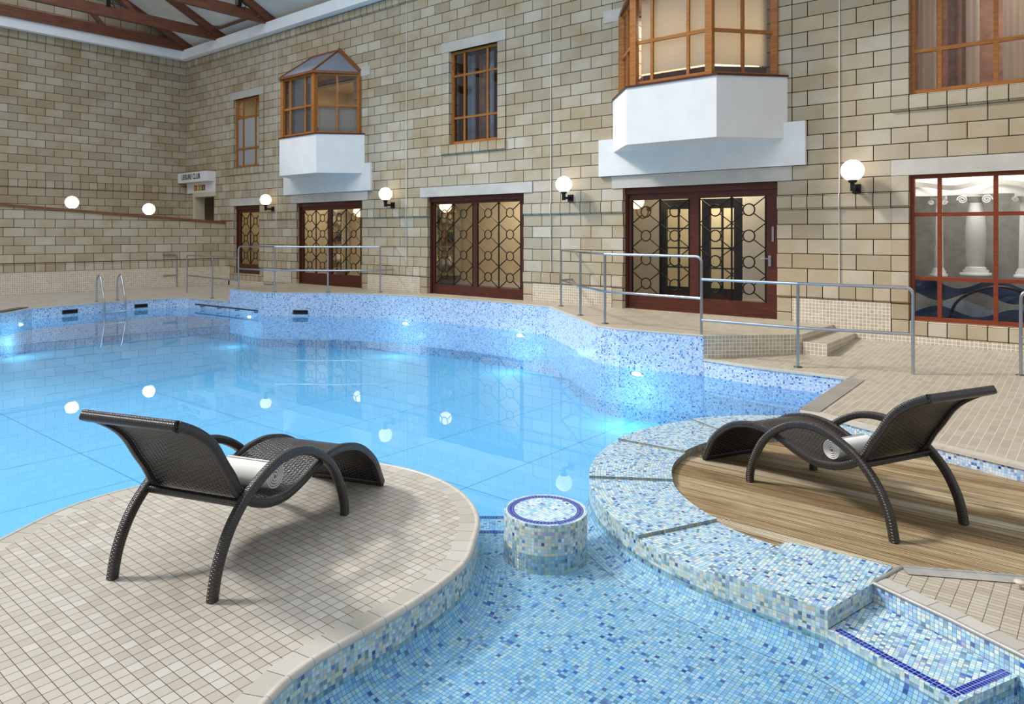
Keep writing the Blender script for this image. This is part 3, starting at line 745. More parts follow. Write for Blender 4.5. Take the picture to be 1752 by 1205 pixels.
# ================================================================== WINDOWS AND DOORS
def window(idx, s0, s1, z0, z1, cols, rows, y=.10, fmat=None, gmat=None, fw=.06, mw=.045, frost=None):
    t = thing('window_%d' % idx, None, None, (s0, y, z0), kind='structure')
    m = MB()
    m.box(s0, s0+fw, y-.03, y+.04, z0, z1); m.box(s1-fw, s1, y-.03, y+.04, z0, z1)
    m.box(s0+fw, s1-fw, y-.03, y+.04, z1-fw, z1); m.box(s0+fw, s1-fw, y-.045, y+.04, z0, z0+fw)
    for c in cols: m.box(c-mw/2, c+mw/2, y-.02, y+.02, z0+fw, z1-fw)
    for r in rows: m.box(s0+fw, s1-fw, y-.022, y+.022, r-mw/2, r+mw/2)
    m.build('window_frame', fmat, t)
    if frost:
        zf = frost
        m = MB(); m.face([(s0, y+.012, z0), (s1, y+.012, z0), (s1, y+.012, zf), (s0, y+.012, zf)]); m.build('frosted_pane', M_FROST, t)
        m = MB(); m.face([(s0, y+.01, zf), (s1, y+.01, zf), (s1, y+.01, z1), (s0, y+.01, z1)]); m.build('window_pane', gmat, t)
    else:
        m = MB(); m.face([(s0, y+.01, z0), (s1, y+.01, z0), (s1, y+.01, z1), (s0, y+.01, z1)]); m.build('window_pane', gmat, t)
    return t
window(1, 2.90, 4.261, 3.289, 5.314, (3.27, 3.92), (3.85, 4.77), fmat=M_OAK, gmat=M_GLASS, frost=4.77)
window(2, 11.746, 13.107, 3.289, 5.314, (12.11, 12.77), (3.86, 4.78), fmat=M_OAK, gmat=M_GLASSR)
window(3, 20.592, 24.2, 0.139, 2.164, (20.945, 21.58, 22.2, 23.0, 23.7), (.725, 1.61), y=.08, fmat=M_MAHOGR, gmat=M_GLASS, fw=.055, mw=.052)
window(4, 20.592, 24.2, 3.289, 5.314, (20.945, 21.58, 22.2, 23.0, 23.7), (3.885, 4.77), y=.08, fmat=M_OAK, gmat=M_GLASSR, fw=.055, mw=.052)

def door(idx, s0, s1, z0, z1, panes, pz0, pz1, rows, handle=False, fmat=None):
    t = thing('door_%d' % idx, None, None, (s0, .12, z0), kind='structure')
    m = MB(); m.box(s0, s1, .06, .2, z1-.11, z1); m.box(s0, s0+.05, .08, .2, z0, z1-.11); m.box(s1-.05, s1, .08, .2, z0, z1-.11); m.box(s0, s1, .09, .2, z0, z0+.04)
    m.build('door_frame', fmat, t)
    edges = [s0+.05] + [(panes[i][1]+panes[i+1][0])/2 for i in range(len(panes)-1)] + [s1-.05]
    for i, (a, b) in enumerate(panes):
        y = .13 if i % 2 == 0 else .115
        e0, e1 = edges[i], edges[i+1]
        m = MB()
        m.box(e0, a, y-.02, y+.025, z0+.04, z1-.11); m.box(b, e1, y-.02, y+.025, z0+.04, z1-.11)
        m.box(a, b, y-.02, y+.025, z0+.04, pz0); m.box(a, b, y-.02, y+.025, pz1, z1-.11)
        lf = m.build('door_leaf', fmat, t)
        m = MB(); m.face([(a, y, pz0), (b, y, pz0), (b, y, pz1), (a, y, pz1)]); m.build('glass_pane', M_GLASS, lf)
        m = MB(); yb = y-.012; w = .016
        mid = (a+b)/2
        for x in (a+.01, mid, b-.01): m.box(x-w*.8, x+w*.8, yb-.008, yb+.008, pz0, pz1)
        hgt = (pz1-pz0)/rows
        for c0, c1 in ((a, mid), (mid, b)):
            cx = (c0+c1)/2
            for r in range(rows):
                cz = pz0+hgt*(r+.5); R = .095
                m.tube([(cx+R*math.cos(q*math.pi/10), yb, cz+R*math.sin(q*math.pi/10)) for q in range(20)], .011, 6, closed=True)
                for sx, sz in ((-1, -1), (1, -1), (1, 1), (-1, 1)):
                    ex, ez = cx+sx*(c1-c0)/2, cz+sz*hgt/2
                    L = math.hypot(ex-cx, ez-cz); ux, uz = (ex-cx)/L, (ez-cz)/L
                    m.bar((cx+ux*R, yb, cz+uz*R), (ex, yb, ez), .014, w*1.15, up=(0, 1, 0))
        m.build('iron_grille', M_IRON, lf)
        if handle and i == len(panes)-1:
            m = MB(); m.box(e1-.115, e1-.07, y-.035, y-.02, .83, 1.0); m.tube([(e1-.09, y-.03, .95), (e1-.09, y-.07, .95), (e1-.22, y-.07, .95)], .009, 8); m.build('door_handle', M_STEEL, lf)
            m = MB(); m.box(e1-.06, e1-.028, y-.035, y-.02, 1.22, 1.46); m.build('lock_plate', M_STEEL, lf)
    return t
door(1, 2.90, 4.261, .172, 2.164, [(3.10, 4.12)], .452, 1.96, 3, fmat=M_MAHOG)
door(2, 6.06, 8.782, 0, 2.164, [(6.226, 7.321), (7.467, 8.63)], .30, 1.96, 4, fmat=M_MAHOG)
door(3, 11.065, 13.787, 0, 2.164, [(11.192, 12.336), (12.47, 13.65)], .209, 2.0, 4, fmat=M_MAHOG)
door(4, 16.056, 18.778, 0, 2.164, [(16.169, 17.278), (17.452, 18.578)], .25, 1.945, 4, handle=True, fmat=M_MAHOG)

# doorway with jamb beside the signs, and the far dark door
mb = MB(); mb.box(.50, .62, -.03, .3, -.25, 2.6); mb.box(.50, 1.85, -.04, .3, 2.50, 2.62); mb.build('trim_doorway_jamb', M_CREAM, kind='structure')
t = thing('door_5', None, None, (.7, 1.9, 0), kind='structure')
m = MB(); m.box(-.1+.5, 1.5, 1.9, 1.95, -.25, 2.35); m.build('door_leaf', M_CREAM, t)
m = MB(); m.box(.72, .92, 1.88, 1.9, 1.2, 2.1); m.build('vision_panel', M_BLACK, t)

# bay windows (oriels)
def bay(idx, cx, warm):
    t = thing('window_%d' % idx, None, None, (cx, 0, 2.82), kind='structure')
    def plan(hw, hf, d): return [(cx-hw, 0.0), (cx-hf, -d), (cx+hf, -d), (cx+hw, 0.0)]
    m = MB(); P = plan(1.555, .775, .87)
    m.prism([P[0], P[1], P[2], P[3]], 2.82, 3.76); m.build('bay_base', M_WHITE, t)
    m = MB(); m.prism(plan(1.575, .785, .89), 3.76, 3.79); m.build('bay_sill', M_MAHOG, t)
    m = MB()
    Q = plan(1.35, .65, .83)
    zb, zt, ztr = 3.79, 5.26, 4.48
    for (a, b, cols) in ((Q[0], Q[1], (.5,)), (Q[1], Q[2], (.25, .73)), (Q[2], Q[3], (.5,))):
        A = Vector((a[0], a[1], 0)); B = Vector((b[0], b[1], 0)); d = B-A; L = d.length; n = Vector((d.y, -d.x, 0)).normalized()
        for z in (zb+.025, ztr, zt-.03): m.bar(A+Vector((0, 0, z)), B+Vector((0, 0, z)), .05, .05)
        for c in cols: p = A+d*c; m.bar(p+Vector((0, 0, zb)), p+Vector((0, 0, zt)), .045, .045, up=n)
    for k, p in enumerate(Q): m.bar((p[0], p[1], zb), (p[0], p[1], zt), .11, .11, up=(0, 1, 0))
    m.build('window_frame', M_OAK, t)
    m = MB()
    for i in range(3):
        a, b = Q[i], Q[i+1]
        m.face([(a[0], a[1]+.01, zb), (b[0], b[1]+.01, zb), (b[0], b[1]+.01, zt), (a[0], a[1]+.01, zt)])
    m.build('window_pane', M_GLASSR, t)
    m = MB(); m.prism(plan(1.22, .56, .70), zb, zb+.17); m.build('window_seat', M_MAHOG, t)
    # roof
    E_ = plan(1.42, .72, .93); T = [(cx-.55, -.02, 5.97), (cx+.55, -.02, 5.97)]
    m = MB(); m.prism(E_, 5.25, 5.31); 
    m.build('eaves', M_CAP, t)
    e = [(x, y, 5.31) for x, y in plan(1.38, .69, .90)]
    m = MB(); m.face([e[1], e[2], T[1], T[0]]); m.face([e[2], e[3], T[1]]); m.face([e[0], e[1], T[0]]); m.build('roof_glass', M_ROOFGL, t)
    m = MB()
    for a, b in ((e[1], T[0]), (e[2], T[1]), (e[0], T[0]), (T[0], T[1])): m.bar(a, b, .045, .05)
    m.bar(e[3], T[1], .09, .14)
    m.build('roof_bars', M_CAP, t)
    # wall plate behind
    m = MB(); m.box(cx-1.82, cx+1.82, -.06, 0, 2.392, 3.06); m.build('bay_wall_panel', M_WHITE, t)
    return Q
Q1 = bay(5, 7.355, True)
Q2 = bay(6, 17.395, False)
# blinds inside the bays
def blind(A, B, z0, z1, mat, lab, grp):
    A = Vector(A); B = Vector(B); d = (B-A).normalized(); n = Vector((-d.y, d.x))
    a = A + n*.09 + d*.08; b = B + n*.09 - d*.08
    m = MB(); m.face([(a.x, a.y, z0), (b.x, b.y, z0), (b.x, b.y, z1), (a.x, a.y, z1)], [(0, z0), (1, z0), (1, z1), (0, z1)])
    m.face([(a.x+n.x*.01, a.y+n.y*.01, z0), (a.x+n.x*.01, a.y+n.y*.01, z1), (b.x+n.x*.01, b.y+n.y*.01, z1), (b.x+n.x*.01, b.y+n.y*.01, z0)], [(0, z0), (1, z0), (1, z1), (0, z1)])
    tag(m.build('window_blind', mat), lab, 'blind', grp)
blind(Q2[2], Q2[3], 3.98, 5.2, M_BLIND, 'cream roller blind in the right side of the larger bay', 'blinds in the bays')
blind(Q2[1], Q2[2], 3.98, 5.2, M_BLIND, 'cream roller blind across the front of the larger bay', 'blinds in the bays')
blind(Q1[2], Q1[3], 3.82, 4.46, M_FROSTW, 'pale screen in the right side of the smaller bay', 'blinds in the bays')
blind(Q1[1], Q1[2], 3.82, 5.2, M_FROST, 'grey screen across the front of the smaller bay', 'blinds in the bays')

# ================================================================== SIGNS
def text(body, size, mat, loc, rot, parent, name, sx=1.0, ext=.004):
    c = bpy.data.curves.new(name, 'FONT'); c.body = body; c.size = size; c.extrude = ext; c.align_x = 'CENTER'; c.align_y = 'CENTER'
    tmp = bpy.data.objects.new(name, c); COL.objects.link(tmp)
    bpy.context.view_layer.update()
    me = bpy.data.meshes.new_from_object(tmp.evaluated_get(bpy.context.evaluated_depsgraph_get()))
    bpy.data.objects.remove(tmp)
    o = bpy.data.objects.new(name, me); COL.objects.link(o); me.materials.clear(); me.materials.append(mat)
    base = Vector((0, 0, 0)); q = parent
    while q is not None: base += q.location; q = q.parent
    o.parent = parent; o.location = Vector(loc)-base; o.rotation_euler = rot; o.scale = (sx, 1, 1)
    return o
R90 = (math.pi/2, 0, 0)
t = thing('leisure_club_sign', 'white box sign reading LEISURE CLUB in the corner above the doorway', 'sign', (.95, -.14, 2.95))
m = MB(); m.box(.0, 1.84, -.28, 0, 2.955, 3.27); m.build('sign_box', M_WHITE, t)
m = MB(); m.box(.0, 1.86, -.29, 0, 3.27, 3.285); m.build('sign_cap', M_CAP, t)
text('LEISURE CLUB', .235, M_BLACK, (.84, -.285, 3.115), R90, t, 'sign_lettering', .80)
t = thing('spa_sign', 'white panel with four coloured letter squares, beneath the LEISURE CLUB sign', 'sign', (1.0, -.03, 2.6))
m = MB(); m.box(.14, 1.84, -.05, 0, 2.622, 2.95); m.build('sign_panel', M_WHITE, t)
for i, (ch, c) in enumerate((('z', 'c8432b'), ('e', 'd9a83a'), ('s', '6fae3c'), ('t', '8e2230'))):
    x = .62+i*.17
    m = MB(); m.box(x, x+.165, -.058, -.05, 2.70, 2.87); sq = m.build('letter_square', simple('sign_'+c, c, .5), t)
    text(ch, .17, M_WHITE, (x+.082, -.06, 2.79), R90, sq, 'letter', .9)

# ================================================================== LAMPS
def wall_lamp(x, z, lab):
    y = -.24; r = .155
    t = thing('globe_wall_lamp', lab, 'wall lamp', (x, 0, z-.3), group='globe lamps on the long wall')
    m = MB(); m.sphere((x, y, z), r, 28); m.build('globe', M_GLOBE, t)
    m = MB(); m.lathe([(.001, -r-.02), (.05, -r-.02), (.055, -r-.005), (.075, -r+.025)], (x, y, z), 16); m.build('gallery', M_BLACK, t)
    m = MB(); m.box(x-.025, x+.025, y-.025, y+.025, z-r-.14, z-r-.015); m.box(x-.018, x+.018, y, -.02, z-r-.12, z-r-.075); m.build('arm', M_BLACK, t)
    m = MB(); m.box(x-.055, x+.055, -.035, 0.0, z-r-.16, z-r-.03); m.build('wall_plate', M_BLACK, t)
    l = bpy.data.lights.new('globe_glow', 'POINT'); l.energy = 9; l.color = (1.0, .66, .34); l.shadow_soft_size = .15
    o = bpy.data.objects.new('globe_glow', l); o.location = (x, y-.0, z); COL.objects.link(o)
wall_lamp(4.96, 2.279, 'globe wall lamp farthest left on the long wall, beside the narrow glazed door')
wall_lamp(9.92, 2.265, 'globe wall lamp between the smaller bay and the middle glazed door')
wall_lamp(14.93, 2.269, 'globe wall lamp between the middle glazed door and the larger bay')
wall_lamp(19.92, 2.25, 'globe wall lamp to the left of the big window, nearest to the viewer')
def cap_lamp(f, lab, zc):
    p = A0+dv*f+nn*.11
    z = rampz(f)+.03
    t = thing('globe_post_lamp', lab, 'lamp', (p.x, p.y, z), group='globe lamps on the ramp wall')
    m = MB(); m.sphere((p.x, p.y, z+.05+.165), .165, 28); m.build('globe', M_GLOBE2, t)
    m = MB(); m.lathe([(.07, 0), (.07, .015), (.035, .02), (.035, .05), (.06, .065)], (p.x, p.y, z), 16); m.build('base', M_BLACK, t)
    l = bpy.data.lights.new('globe_glow', 'POINT'); l.energy = 7; l.color = (1.0, .66, .34); l.shadow_soft_size = .16
    o = bpy.data.objects.new('globe_glow', l); o.location = (p.x, p.y, z+.21); COL.objects.link(o)
cap_lamp(2.18, 'bright globe lamp on the sloping ramp wall cap, the one nearer the signs', 0)
cap_lamp(4.12, 'bright globe lamp on the sloping ramp wall cap, the one farther left', 0)
# thin vertical cables down the wall
for x, zt, lab in ((10.385, 6.7, 'thin white cable down the wall left of the middle upper window'), (14.47, 7.0, 'thin white cable down the wall right of the middle upper window'), (19.685, 7.0, 'thin white cable down the wall beside the globe lamp nearest the big window'), (5.17, 6.6, 'thin white cable down the wall left of the smaller bay')):
    m = MB(); m.tube([(x, -.012, .6), (x, -.012, 1.70), (x, -.04, 1.72), (x, -.04, 1.93), (x, -.012, 1.95), (x, -.012, zt)], .009, 6); o = m.build('wall_cable', M_CABLE); tag(o, lab, 'cable', 'thin cables down the long wall')

# ================================================================== POOL SHELL, TERRACES
TER = [(6.525, -2.217), (6.821, -2.204), (7.986, -2.228), (8.768, -1.671), (9.442, -1.205), (10.546, -.80), (11.3, -.65), (11.946, -.57), (12.6, -.51), (13.176, -.49), (13.965, -.517), (14.874, -.624), (16.048, -1.605), (17.02, -2.444), (17.445, -2.507), (18.636, -2.378)]
poly = [(5.8, 0.0)] + TER + [(19.58, -1.40), (19.60, 0.0)]
mb = MB()
mb.prism(poly, -.35, 0.0, 0, 1, bottom=False)
mb.build('floor_terrace', [M_DECKR, M_WALLTILE], kind='structure')
# mosaic face of terrace and its pale edge
def strip(pts, z0, z1, mat, name, out=0.0, kind='structure', zt=None):
    P = offset_line(pts, -out) if out else pts
    mb = MB(); acc = 0
    for i in range(len(P)-1):
        a, b = P[i], P[i+1]; e = math.dist(a, b)
        ta, tb = (zt[i], zt[i+1]) if zt else (z1, z1)
        mb.face([(a[0], a[1], z0), (b[0], b[1], z0), (b[0], b[1], tb), (a[0], a[1], ta)], [(acc, z0), (acc+e, z0), (acc+e, tb), (acc, ta)])
        acc += e
    return mb.build(name, mat, kind=kind)
strip(TER, -1.3, -.008, M_MOST, 'wall_pool_terrace', 0.01)
strip([(18.636, -2.378), (19.58, -1.40), (19.60, 0)], -.35, 0, M_WALLTILE, 'wall_terrace_end', 0.004)
E = offset_line(TER, -.014); I = offset_line(TER, .05)
mb = MB()
mb.grid([[(x, y, .003) for x, y in I], [(x, y, .003) for x, y in E], [(x, y, -.012) for x, y in E]], smooth=False); mb.build('trim_terrace_edge', M_COPE, kind='structure')
# steps at the terrace end
mb = MB(); mb.box(19.60, 19.90, -1.43, -.02, -.32, -.095); mb.build('floor_step', M_DECKR, kind='structure')
mb = MB(); mb.box(19.61, 19.903, -1.434, -1.43, -.32, -.098); mb.box(19.9, 19.904, -1.43, -.02, -.32, -.098); mb.build('wall_step_tiles', M_WALLTILE, kind='structure')
# right-hand deck (falls gently to the pool)
RA = [(18.642, -2.391), (19.405, -2.50), (20.44, -2.50)]; RB = [(20.47, -4.33), (21.2, -4.63), (21.662, -4.84), (22.237, -5.03), (24.6, -5.75)]
out = RA + RB
zt = [-.31, -.31, -.31, -.33, -.33, -.33, -.33, -.33]
top_line = [(18.642, 0), (19.405, 0), (20.44, 0), (20.47, 0.0), (21.2, 0), (21.662, 0), (22.237, 0), (24.6, 0)]
mb = MB()
rows_ = []
for k in range(9):
    f = k/8
    row = []
    for (a, za), b in zip(zip(out, zt), top_line):
        y = a[1]+(b[1]-a[1])*f; x = a[0]
        zz = -.18 - .054*min(abs(y), 2.4) if abs(y) < 2.4 else -.31-.011*(abs(y)-2.4)
        row.append((x, y, zz))
    rows_.append(row)
mb.grid(rows_, smooth=False)
mb.build('floor_right_deck', M_DECKR, kind='structure')
strip(out, -1.3, -.31, M_MOST, 'wall_pool_right', 0.0, zt=[z-.018 for z in zt])
def edge(pts, z, w, h, mat, name, zs=None, lip=.012):
    zs = zs or [z]*len(pts)
    E = offset_line(pts, -lip); I = offset_line(pts, w); mb = MB()
    acc = 0; U = []
    for i in range(len(pts)):
        if i: acc += math.dist(pts[i-1], pts[i])
        U.append(acc)
    rows = [[(p[0], p[1], q+.004) for p, q in zip(I, zs)], [(p[0], p[1], q+.004) for p, q in zip(E, zs)], [(p[0], p[1], q-h) for p, q in zip(E, zs)], [(p[0], p[1], q-h) for p, q in zip(offset_line(pts, .002), zs)]]
    vv = [w, 0, -h, -h-.01]
    mb.grid(rows, [[(u, v) for u in U] for v in vv], smooth=False)
    return mb.build(name, mat, kind='structure')
edge(RA, -.31, .05, .02, M_COPE, 'trim_right_deck_rim')
edge([(20.44, -2.50), (20.47, -4.33)], -.31, .17, .02, M_COPED, 'trim_right_deck_side', zs=[-.308, -.328])
edge(RB, -.33, .09, .02, nosing_mat('pale_long_coping', 'b9b0a4', 'c6beb3', .45), 'trim_right_deck_front')
# far left deck
FL = [(8.2, -14.0), (6.6, -9.0), (5.373, -6.671), (4.699, -5.876), (4.41, -3.969), (4.557, -2.594), (4.85, -2.40), (5.2, -2.37), (6.535, -2.235)]
mb = MB(); n = len(FL)
T2 = [(1.2, -14.0), (1.62, -9.3), (1.9, -6.0), (1.93, -5.713), (2.08, -3.96), (2.2, -2.6), (2.3, -1.3), (2.42, -.0), (6.45, -.0)]
mb.grid([[(a[0]+(b[0]-a[0])*f, a[1]+(b[1]-a[1])*f, -.30+(.11*f)) for a, b in zip(FL, T2)] for f in (0, .5, 1)], smooth=False)
mb.build('floor_far_deck', M_DECKF, kind='structure')
strip(FL, -1.3, -.312, M_MOST, 'wall_pool_far')
edge(FL, -.30, .06, .014, M_COPE, 'trim_far_deck_rim')
g0_ = offset_line(FL, .16)
m = MB(); m.bar((g0_[2][0]-.06, g0_[2][1]+.1, -.288), (g0_[3][0]-.05, g0_[3][1]-.05, -.288), .20, .03)
tag(m.build('drain_grating', M_STEELD), 'weathered dark grating strip on the far deck at the left edge', 'grating')
# pool floors
mb = MB(); mb.face([(3, -15, DEEP), (25, -15, DEEP), (25, 0, DEEP), (3, 0, DEEP)]); mb.build('floor_pool', M_AZURE, kind='structure')
b0 = Vector((19.0, -8.27)); b1 = Vector((20.5, -7.00)); bd = (b1-b0).normalized(); bn = Vector((bd.y, -bd.x))  # towards the viewer
B0 = b0; B1 = b1
mb = MB(); mb.face([(B0.x, B0.y, SHAL), (19.0, -13, SHAL), (24.5, -13, SHAL), (24.5, -6.9, SHAL), (B1.x, B1.y, SHAL)]); mb.build('floor_shallow', M_MOSF, kind='structure')
mb = MB()
def step_strip(o0, o1, z, m):
    p = [b0-bn*o0, b1-bn*o0, b1-bn*o1, b0-bn*o1]; L = (b1-b0).length
    mb.face([(q.x, q.y, z) for q in p], [(0, o0), (L, o0), (L, o1), (0, o1)], m)
step_strip(-.045, .0, SHAL+.0015, 0); 
mb.face([(B0.x, B0.y, SHAL), (B1.x, B1.y, SHAL), (B1.x, B1.y, -.75), (B0.x, B0.y, -.75)], None, 1)
step_strip(0, .54, -.75, 1); step_strip(.49, .541, -.7485, 0)
q0 = b0-bn*.54; q1 = b1-bn*.54
mb.face([(q0.x, q0.y, -.75), (q1.x, q1.y, -.75), (q1.x, q1.y, DEEP), (q0.x, q0.y, DEEP)], None, 1)
mb.build('floor_shallow_step', [M_BLUE, M_MOSF], kind='structure')
# water surface

# ------------------------------------------------ near tiled peninsula
def arc(cx, cy, R, a0, a1, n): return [(cx+R*math.cos(math.radians(a0+(a1-a0)*k/n)), cy+R*math.sin(math.radians(a0+(a1-a0)*k/n))) for k in range(n+1)]
left_side = smooth([(19.3, -13.0), (19.0, -11.8), (18.55, -11.05), (18.16, -10.52), (17.911, -10.158), (17.706, -9.80), (17.628, -9.50), (17.640, -9.15)], 6)
nose = arc(18.898, -9.064, 1.254, 176, 46, 34)
near = smooth([(19.861, -8.265), (19.975, -8.43), (20.087, -8.60), (20.148, -8.75), (20.19, -8.94), (20.217, -9.161), (20.226, -9.35), (20.231, -9.517), (20.238, -9.68), (20.268, -9.838), (20.33, -9.99), (20.45, -10.20), (20.62, -10.45), (20.78, -10.8), (20.86, -11.3), (20.88, -13.0)], 6)
OUT = left_side + nose + near       # clockwise seen from above -> land on the right
OUTr = OUT[::-1]                    # counter-clockwise: land on the left
inner = offset_line(OUTr, .118)
mb = MB(); mb.face([(x, y, ZL) for x, y in inner]); mb.build('floor_peninsula', M_DECK, kind='structure')
prof = [(.118, 0), (.026, 0), (.024, .003), (.013, .0065), (.003, .003), (-.005, -.008), (-.004, -.022), (.004, -.030)]
acc = 0; U = [0]
for i in range(1, len(OUTr)): acc += math.dist(OUTr[i-1], OUTr[i]); U.append(acc)
mb = MB()
lines = [[(x, y, ZL+dz) for x, y in offset_line(OUTr, d)] for d, dz in prof]
mb.grid([l for l in lines[:2]][::-1], [[(u, d) for u in U] for d in (.026, .118)], m=0, smooth=False)
mb.build('trim_peninsula_coping', M_RIB, kind='structure')
mb = MB(); mb.grid(lines[1:][::-1], [[(u, q*.01) for u in U] for q in range(len(lines)-1)][::-1], m=0); mb.build('trim_peninsula_nosing', M_NOSE, kind='structure')
cove = [(.004, ZL-.03), (.004, -.52), (.0, -.555), (-.022, -.59), (-.06, -.615), (-.11, -.629), (-.16, SHAL+.002)]
def coved(line, prof, name, mat, umul=1.0):
    acc = 0; U = [0]
    for i in range(1, len(line)): acc += math.dist(line[i-1], line[i]); U.append(acc)
    a = 0; V = [0]
    for i in range(1, len(prof)): a += math.dist(prof[i-1], prof[i]); V.append(a)
    rows = [[(x, y, z) for x, y in offset_line(line, d)] for d, z in prof]
    mb = MB(); UVs = [[(u*umul, v) for u in U] for v in V]
    kk = next((i for i, p in enumerate(prof) if p[1] < ZW), len(prof)-1)
    mb.grid(rows[:kk+1][::-1], UVs[:kk+1][::-1], 0)
    if kk < len(prof)-1: mb.grid(rows[kk:][::-1], UVs[kk:][::-1], 1)
    return mb.build(name, [mat, M_MOSF], kind='structure')
coved(near[::-1], cove, 'wall_peninsula_near', M_MOSW)
coved((left_side+nose)[::-1], [(.004, ZL-.03), (.004, DEEP)], 'wall_peninsula_far', M_MOS)

# ------------------------------------------------ mosaic ring around the timber deck
RC = (21.37, -6.045); RO, RI = 1.823, 1.234
def ring_section(a0, a1, z, zlow_next, name='floor_ring'):
    n = max(6, int(abs(a1-a0)/3)); mb = MB()
    rs = [RI+(RO-RI)*k/4 for k in range(5)]
    rows = []; UV = []
    for r_ in rs:
        rows.append([(RC[0]+r_*math.cos(math.radians(a0+(a1-a0)*k/n)), RC[1]+r_*math.sin(math.radians(a0+(a1-a0)*k/n)), z) for k in range(n+1)])
        UV.append([(math.radians(a0+(a1-a0)*k/n)*1.5, r_) for k in range(n+1)])
    mb.grid(rows, UV, smooth=False)
    # inner lip and ledge face
    inn = [[(RC[0]+RI*math.cos(math.radians(a0+(a1-a0)*k/n)), RC[1]+RI*math.sin(math.radians(a0+(a1-a0)*k/n)), zz) for k in range(n+1)] for zz in (ZD-.02, z)]
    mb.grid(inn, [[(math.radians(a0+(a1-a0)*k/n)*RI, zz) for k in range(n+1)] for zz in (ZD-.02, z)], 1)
    for aa in (a0, a1):
        ca, sa = math.cos(math.radians(aa)), math.sin(math.radians(aa))
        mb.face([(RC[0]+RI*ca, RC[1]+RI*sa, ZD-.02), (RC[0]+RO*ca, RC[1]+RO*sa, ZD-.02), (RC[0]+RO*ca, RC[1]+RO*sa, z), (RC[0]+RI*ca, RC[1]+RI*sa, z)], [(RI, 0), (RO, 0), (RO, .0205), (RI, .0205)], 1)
    # outer wall down to the coved floor
    m2 = []
    L = [(RC[0]+RO*math.cos(math.radians(a0+(a1-a0)*k/n)), RC[1]+RO*math.sin(math.radians(a0+(a1-a0)*k/n))) for k in range(n+1)]
    shallow = a0 > 200
    prof = [(0, z), (0, -.52), (-.004, -.555), (-.026, -.59), (-.064, -.615), (-.114, -.629), (-.164, SHAL+.002)] if shallow else [(0, z), (0, DEEP)]
    V = [0]
    for i in range(1, len(prof)): V.append(V[-1]+math.dist(prof[i-1], prof[i]))
    UU = [math.radians(a0+(a1-a0)*k/n)*RO for k in range(n+1)]
    rr = []
    for d, zz in prof:
        rr.append([(RC[0]+(RO-d)*math.cos(math.radians(a0+(a1-a0)*k/n)), RC[1]+(RO-d)*math.sin(math.radians(a0+(a1-a0)*k/n)), zz) for k in range(n+1)])
    UVr = [[(u, v) for u in UU] for v in V]
    kk = 2 if shallow else 1
    mb.grid(rr[:kk+1], UVr[:kk+1], 2)
    if shallow: mb.grid(rr[kk:], UVr[kk:], 3)
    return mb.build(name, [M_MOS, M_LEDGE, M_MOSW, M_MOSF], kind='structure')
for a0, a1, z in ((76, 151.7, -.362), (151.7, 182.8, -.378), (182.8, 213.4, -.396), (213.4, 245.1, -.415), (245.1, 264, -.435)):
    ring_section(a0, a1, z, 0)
# straight near end of the ring wall
ZS5 = -.40
S5 = [(21.135, -7.862), (21.40, -7.885), (21.701, -7.907)]
poly5 = [(21.135, -7.862), (21.40, -7.888), (21.701, -7.907), (21.80, -7.484), (21.833, -7.222), (21.60, -7.232), (21.31, -7.262)]
mb = MB(); mb.prism(poly5, ZD-.05, ZS5, 0, 1); mb.build('floor_ring_end', [M_MOS, M_MOSW], kind='structure')
coved(S5, [(0, ZS5), (0, -.52), (-.004, -.555), (-.026, -.59), (-.064, -.615), (-.114, -.629), (-.164, SHAL+.002)], 'wall_ring_end', M_MOSW)
# sunken tread with blue border
ZT = -.493
TR = [(21.701, -7.907), (22.245, -8.130), (22.41, -7.765), (21.80, -7.484)]
mb = MB()
def lerp(a, b, f): return (a[0]+(b[0]-a[0])*f, a[1]+(b[1]-a[1])*f)
mb.face([(x, y, ZT) for x, y in TR]); mb.build('floor_tread', M_MOS, kind='structure')
d1 = (Vector(TR[1])-Vector(TR[0])).normalized(); n1 = Vector((-d1.y, d1.x)); L1 = (Vector(TR[1])-Vector(TR[0])).length
d2 = (Vector(TR[2])-Vector(TR[1])).normalized(); n2 = Vector((-d2.y, d2.x)); L2 = (Vector(TR[2])-Vector(TR[1])).length
mb = MB()
p = Vector(TR[0])+n1*.0205+d1*.02; q = Vector(TR[1])+n1*.0205-d1*.024
mb.face([(p.x, p.y, ZT+.0012), (q.x, q.y, ZT+.0012), (q.x+n1.x*.041, q.y+n1.y*.041, ZT+.0012), (p.x+n1.x*.041, p.y+n1.y*.041, ZT+.0012)], [(0, 0), (L1-.04, 0), (L1-.04, .041), (0, .041)])
p = Vector(TR[1])+n2*.0205+d2*.066; q = Vector(TR[2])+n2*.0205-d2*.01
mb.face([(p.x, p.y, ZT+.0014), (q.x, q.y, ZT+.0014), (q.x+n2.x*.041, q.y+n2.y*.041, ZT+.0014), (p.x+n2.x*.041, p.y+n2.y*.041, ZT+.0014)], [(0, 0), (L2-.05, 0), (L2-.05, .041), (0, .041)])
mb.build('trim_blue_border', M_BLUE, kind='structure')
coved([TR[0], TR[1]], [(0, ZT), (0, -.54), (-.02, -.585), (-.06, -.615), (-.11, -.629), (-.16, SHAL+.002)], 'wall_tread_front', M_MOSW)
coved([TR[1], TR[2]], [(0, ZT), (0, -.56), (-.0, SHAL+.002)], 'wall_tread_side', M_MOSW)
